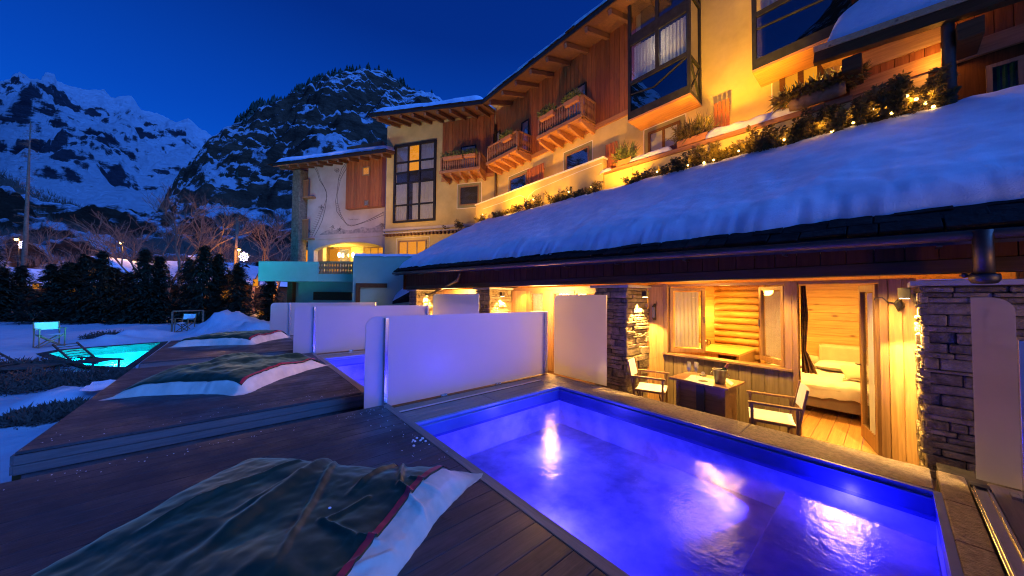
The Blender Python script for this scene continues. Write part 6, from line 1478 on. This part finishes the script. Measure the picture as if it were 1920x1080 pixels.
# village houses
def house(px, f, w, dp, hw, hr, rz, label, lit, group='snow roofed village houses behind the hedge'):
    p = at_fwd(px, 0, f); z = gz(p.x, p.y) - .3; t = thing('village_house', label, 'house', (p.x, p.y, z), group); t.rotation_euler.z = rz; ORG[t.name] = Vector((0, 0, 0))
    mesh_obj('wall', MB().box(-w / 2, w / 2, -dp / 2, dp / 2, 0, hw).prism([(-w / 2, -dp / 2, hw), (w / 2, -dp / 2, hw), (0, -dp / 2, hr - .1)], (0, dp, 0)), M['beam'], t)
    for s in (-1, 1):
        m = MB(); a = Vector((0, -dp / 2 - .5, hr)); b = Vector((s * (w / 2 + .5), -dp / 2 - .5, hw - .25)); v = Vector((0, dp + 1, 0))
        m.hexa([a, b, b + v, a + v, a + Vector((0, 0, .12)), b + Vector((0, 0, .12)), b + v + Vector((0, 0, .12)), a + v + Vector((0, 0, .12))]); rf = mesh_obj('roof', m, M['slate'], t)
        mesh_obj('roof_snow', MB().grid(lambda i, j: a.lerp(b, i * .98) + v * j + Vector((0, 0, .13 + .32 * min(1, min(i, 1 - i, j, 1 - j) * 14) * (1 + .25 * noise.noise(Vector((i * 5, j * 7, px)))))), 20, 24), M['snow'], rf, smooth=True)
    for (x, zz_, ww, hh) in lit:
        wn = mesh_obj('window', MB().box(x - ww / 2 - .08, x + ww / 2 + .08, -dp / 2 - .06, -dp / 2 - .001, zz_ - .08, zz_ + hh + .08), M['frame'], t); mesh_obj('pane', MB().box(x - ww / 2, x + ww / 2, -dp / 2 - .075, -dp / 2 - .061, zz_, zz_ + hh), M['lit_room'], wn)
    return t
h1 = house(232, 33, 5.6, 7, 3.6, 5.5, rad(-20), 'small house with an orange glowing gable behind the hedge', [(-1.4, 2.0, .8, 1.0), (.2, 2.0, .8, 1.0), (1.5, 1.9, .7, 1.1), (0, 3.9, .9, .7)])
h2 = house(372, 36, 12, 8, 3.2, 5.6, rad(62), 'long low house with a snowy roof and two chimneys', [(-3, 1.6, .8, 1), (2, 1.6, .8, 1)])
for k, (dx, dy) in enumerate(((1.3, -1.0), (1.6, 1.4))):
    o = mesh_obj('chimney', MB().box(dx - .35, dx + .35, dy - .35, dy + .35, 4.6, 6.5), M['plaster_white'], h2); mesh_obj('chimney_cap', MB().box(dx - .45, dx + .45, dy - .45, dy + .45, 6.501, 6.62).ball((dx, dy, 6.62), .42, 10, (1, 1, .5)), M['snow'], o)
house(12, 40, 6, 7, 3.2, 5.2, rad(-35), 'house with small orange windows at the far left edge', [(-1.2, 1.8, .7, .9), (1.0, 1.8, .7, .9)])
house(455, 38, 7, 7, 3.4, 5.6, rad(-40), 'house partly hidden behind the lit wooden pole', [(-1.5, 1.8, .8, 1), (1.2, 1.8, .8, 1)])
# orange lit openings glowing through the hedge
for px, py, w, h, lab in ((65, 540, .55, .45, 'orange window glowing through the hedge near the tall larch'), (52, 580, .3, .2, 'small yellow light low in the hedge left of the larch'), (336, 525, .35, .45, 'orange window between the bare trees'), (252, 520, .25, .5, 'narrow orange window right of the glowing gable'), (436, 545, .3, .7, 'orange lit slit at the lit wooden pole'), (478, 530, .4, .6, 'orange window between hedge trees left of the turquoise wall'), (492, 590, .5, .6, 'orange glow behind the last hedge conifer')):
    f = 30; c = at_fwd(px, CAM_H + (553 - py) / FL * f, f); F = frontal(f); u_ = (px - 960) / FL * f
    t = thing('lit_window', lab, 'window', c, 'lit windows seen through the hedge'); mesh_obj('frame', MB().fbox(F, u_ - w / 2 - .08, u_ + w / 2 + .08, c.z - h / 2 - .08, c.z + h / 2 + .08, -.12, 0), M['frame'], t); mesh_obj('pane', MB().fbox(F, u_ - w / 2, u_ + w / 2, c.z - h / 2, c.z + h / 2, .001, .02), M['lit_room'], t)
# street lamps
def street_lamp(px, py, f, label, e_, wood_pole=False):
    c = at_fwd(px, CAM_H + (553 - py) / FL * f, f); g_ = gz(c.x, c.y); t = thing('street_lamp', label, 'street lamp', (c.x, c.y, g_), 'yellow street lamps')
    b = Vector((c.x, c.y + .5, g_)); mesh_obj('pole', MB().tube([b, Vector((b.x, b.y, c.z)), Vector((b.x, b.y - .1, c.z + .25)), c + Vector((0, 0, .18))], [.06, .045, .035, .03], 8), M['iron'], t, smooth=True)
    mesh_obj('hood', MB().lathe([(0, .22), (.05, .2), (.20, .07), (.21, .05), (.0, .06)], c, 14), M['iron'], t, smooth=True)
    mesh_obj('bulb', MB().ball(c, .11, 10), M['street'], t, smooth=True)
    light('street_light', 'POINT', c - Vector((0, 0, .25)), e_, (1.0, .46, .08), .12)
street_lamp(25, 452, 27, 'yellow street lamp above the snowflake light at the far left', 420)
street_lamp(223, 457, 33, 'yellow street lamp above the small gabled house', 900)
street_lamp(445, 468, 27.6, 'yellow lamp at the lit wooden pole', 620)
for px, f, e_ in ((330, 31.5, 900), (385, 34, 900), (490, 32, 800), (120, 46, 1500), (20, 50, 1500), (280, 52, 2200), (420, 55, 2600)):
    c = at_fwd(px, 1.6 if f < 40 else 4.0, f); light('village_light', 'POINT', c, e_, (1.0, .42, .09), .3)
# lit wooden pole
wp = at_fwd(440, 0, 28.6); g_ = gz(wp.x, wp.y); t = thing('wooden_pole', 'tall orange lit wooden pole right of the bare trees', 'pole', (wp.x, wp.y, g_))
mesh_obj('pole', MB().tube([(wp.x, wp.y, g_), (wp.x, wp.y, g_ + 8.8)], [.15, .11], 12), M['bark'], t, smooth=True)
mesh_obj('crossbar', MB().bar((wp.x - .1, wp.y - .4, g_ + 6.0), (wp.x + .1, wp.y + .6, g_ + 6.1), .06), M['iron'], t)
# LED snowflakes
def snowflake(px, py, f, r, label):
    c = at_fwd(px, CAM_H + (553 - py) / FL * f, f); t = thing('snowflake_light', label, 'light', c, 'snowflake lights on the poles'); F = frontal(f); u0 = (px - 960) / FL * f; m = MB(); a_ = MB()
    for k in range(8):
        d = Vector((math.cos(k * math.pi / 4), math.sin(k * math.pi / 4)))
        P = lambda q, s=0: F.pt(u0 + d.x * q - d.y * s, c.z + d.y * q + d.x * s, 0)
        a_.bar(P(0), P(r), .018)
        for q in (.3, .55, .8, 1.0): m.ball(P(r * q), r * .085, 6)
        for s in (-.22, .22): m.ball(P(r * .78, r * s), r * .07, 6)
    mesh_obj('wire_frame', a_, M['steel'], t); mesh_obj('led', m, M['flake'], t, smooth=True); light('flake_glow', 'POINT', c + Vector((-.3, -.3, 0)), 22, (.6, .5, 1), .1); return t
snowflake(36, 462, 25.5, .34, 'glowing violet white snowflake light beside the tall larch')
snowflake(454, 481, 27.8, .40, 'glowing violet white snowflake light beside the lit wooden pole')
def wire(pa, pb, label, sag=.5, r=.012):
    m = MB().tube([pa.lerp(pb, i / 12) - Vector((0, 0, sag * math.sin(math.pi * i / 12))) for i in range(13)], r, 5); single('cable', m, M['iron'], label, 'cable')
wire(at_fwd(50, CAM_H + (553 - 455) / FL * 25, 25), at_fwd(90, CAM_H + (553 - 470) / FL * 30, 30), 'cable sagging right from the tall larch', .2)
wire(at_fwd(445, CAM_H + (553 - 470) / FL * 28.5, 28.5), at_fwd(540, CAM_H + (553 - 492) / FL * 20, 20), 'cable from the lit wooden pole to the hotel', .2)

# ================================================================== pool garden furniture
def zg(px, py): return onZ(px, py, GZ + .02)
c = zg(92, 652); director_chair((c.x, c.y, gz(c.x, c.y) + .02), rad(-60), 'white canvas director chair in the snow left of the turquoise pool', group='folding canvas director chairs')
c = zg(346, 626); director_chair((c.x, c.y, gz(c.x, c.y) + .05), rad(-120), 'turquoise lit canvas director chair right of the garden snow, behind the platforms', group='folding canvas director chairs')
def lounger(loc, rz, label):
    t = thing('sun_lounger', label, 'sun lounger', loc, 'dark wooden sun loungers by the turquoise pool'); t.rotation_euler.z = rz; t.scale = (.78, .78, .78); ORG[t.name] = Vector((0, 0, 0))
    for s in (-1, 1):
        mesh_obj('side_rail', MB().box(-.95, .95, s * .31 - .02, s * .31 + .02, .26, .33), M['bark_dark'], t)
        for x in (-.8, .75): mesh_obj('leg', MB().box(x - .03, x + .03, s * .31 - .018, s * .31 + .018, 0, .259), M['bark_dark'], t)
        mesh_obj('back_rail', MB().bar((-.2, s * .27, .34), (-.95, s * .27, .82), .035, .05), M['bark_dark'], t)
    for k in range(9): mesh_obj('slat', MB().box(-.15 + k * .12, -.06 + k * .12, -.29, .29, .30, .318), M['bark_dark'], t)
    for k in range(7):
        a = Vector((-.24 - k * .11, 0, .37 + k * .07)); mesh_obj('slat', MB().bar(a + Vector((0, -.25, 0)), a + Vector((0, .25, 0)), .08, .016), M['bark_dark'], t)
    return t
c = zg(175, 690); lounger((c.x - .1, c.y, gz(c.x, c.y) + .03), rad(-48), 'dark slatted sun lounger against the glowing turquoise water')
c = zg(30, 700); lounger((c.x, c.y, gz(c.x, c.y)), rad(-30), 'dark sun lounger half lost in the gloom at the left edge')
# plain timber frame behind the small chair
a = zg(322, 622); b = zg(380, 618); t = thing('swing_frame', 'plain thin timber frame standing behind the small turquoise lit chair', 'frame', (*((a + b) / 2).to_2d(), GZ))
ht = 1.05
for q in (a, b): mesh_obj('post', MB().bar((q.x, q.y, GZ - .1), (q.x, q.y, GZ + ht), .07), M['bark'], t)
mesh_obj('top_bar', MB().bar((a.x, a.y, GZ + ht + .03), (b.x, b.y, GZ + ht + .03), .07, .06), M['bark'], t)
# dark low shrubs poking through the snow
def ground_shrub(px, py, w, d, h, n, label):
    c = onZ(px, py, GZ + .05); t = thing('heather_shrub', label, 'shrub', (c.x, c.y, gz(c.x, c.y)), 'dark low shrubs poking through the garden snow'); m = MB()
    for _ in range(n):
        a = R.uniform(0, 6.28); q = math.sqrt(R.random()); x = c.x + math.cos(a) * q * w; y = c.y + math.sin(a) * q * d; z = gz(x, y)
        tuft(m, (x, y, z), .05, h * (1 - q * q * .6), 3, .13, .012, .1, 1.3)
    mesh_obj('foliage', m, M['bark_dark'], t)
ground_shrub(100, 772, .50, .36, .16, 900, 'dark shrub patch poking through the snow beside the middle platform')
ground_shrub(120, 715, 1.5, .55, .30, 1500, 'wide dark shrub bed between snow heap and turquoise pool')
ground_shrub(30, 690, .9, .6, .32, 700, 'dark shrub bed at the left edge below the loungers')
ground_shrub(200, 632, .7, .4, .4, 400, 'dark low shrub behind the garden chair, under the hedge')
# little stake at the platform corner
q = onZ(33, 895, -.3); t = single('marker_stake', MB().box(q.x - .025, q.x + .025, q.y - .025, q.y + .025, -.55, -.16), M['beam'], 'short brown stake in the snow at the left end of the platform gap', 'stake')
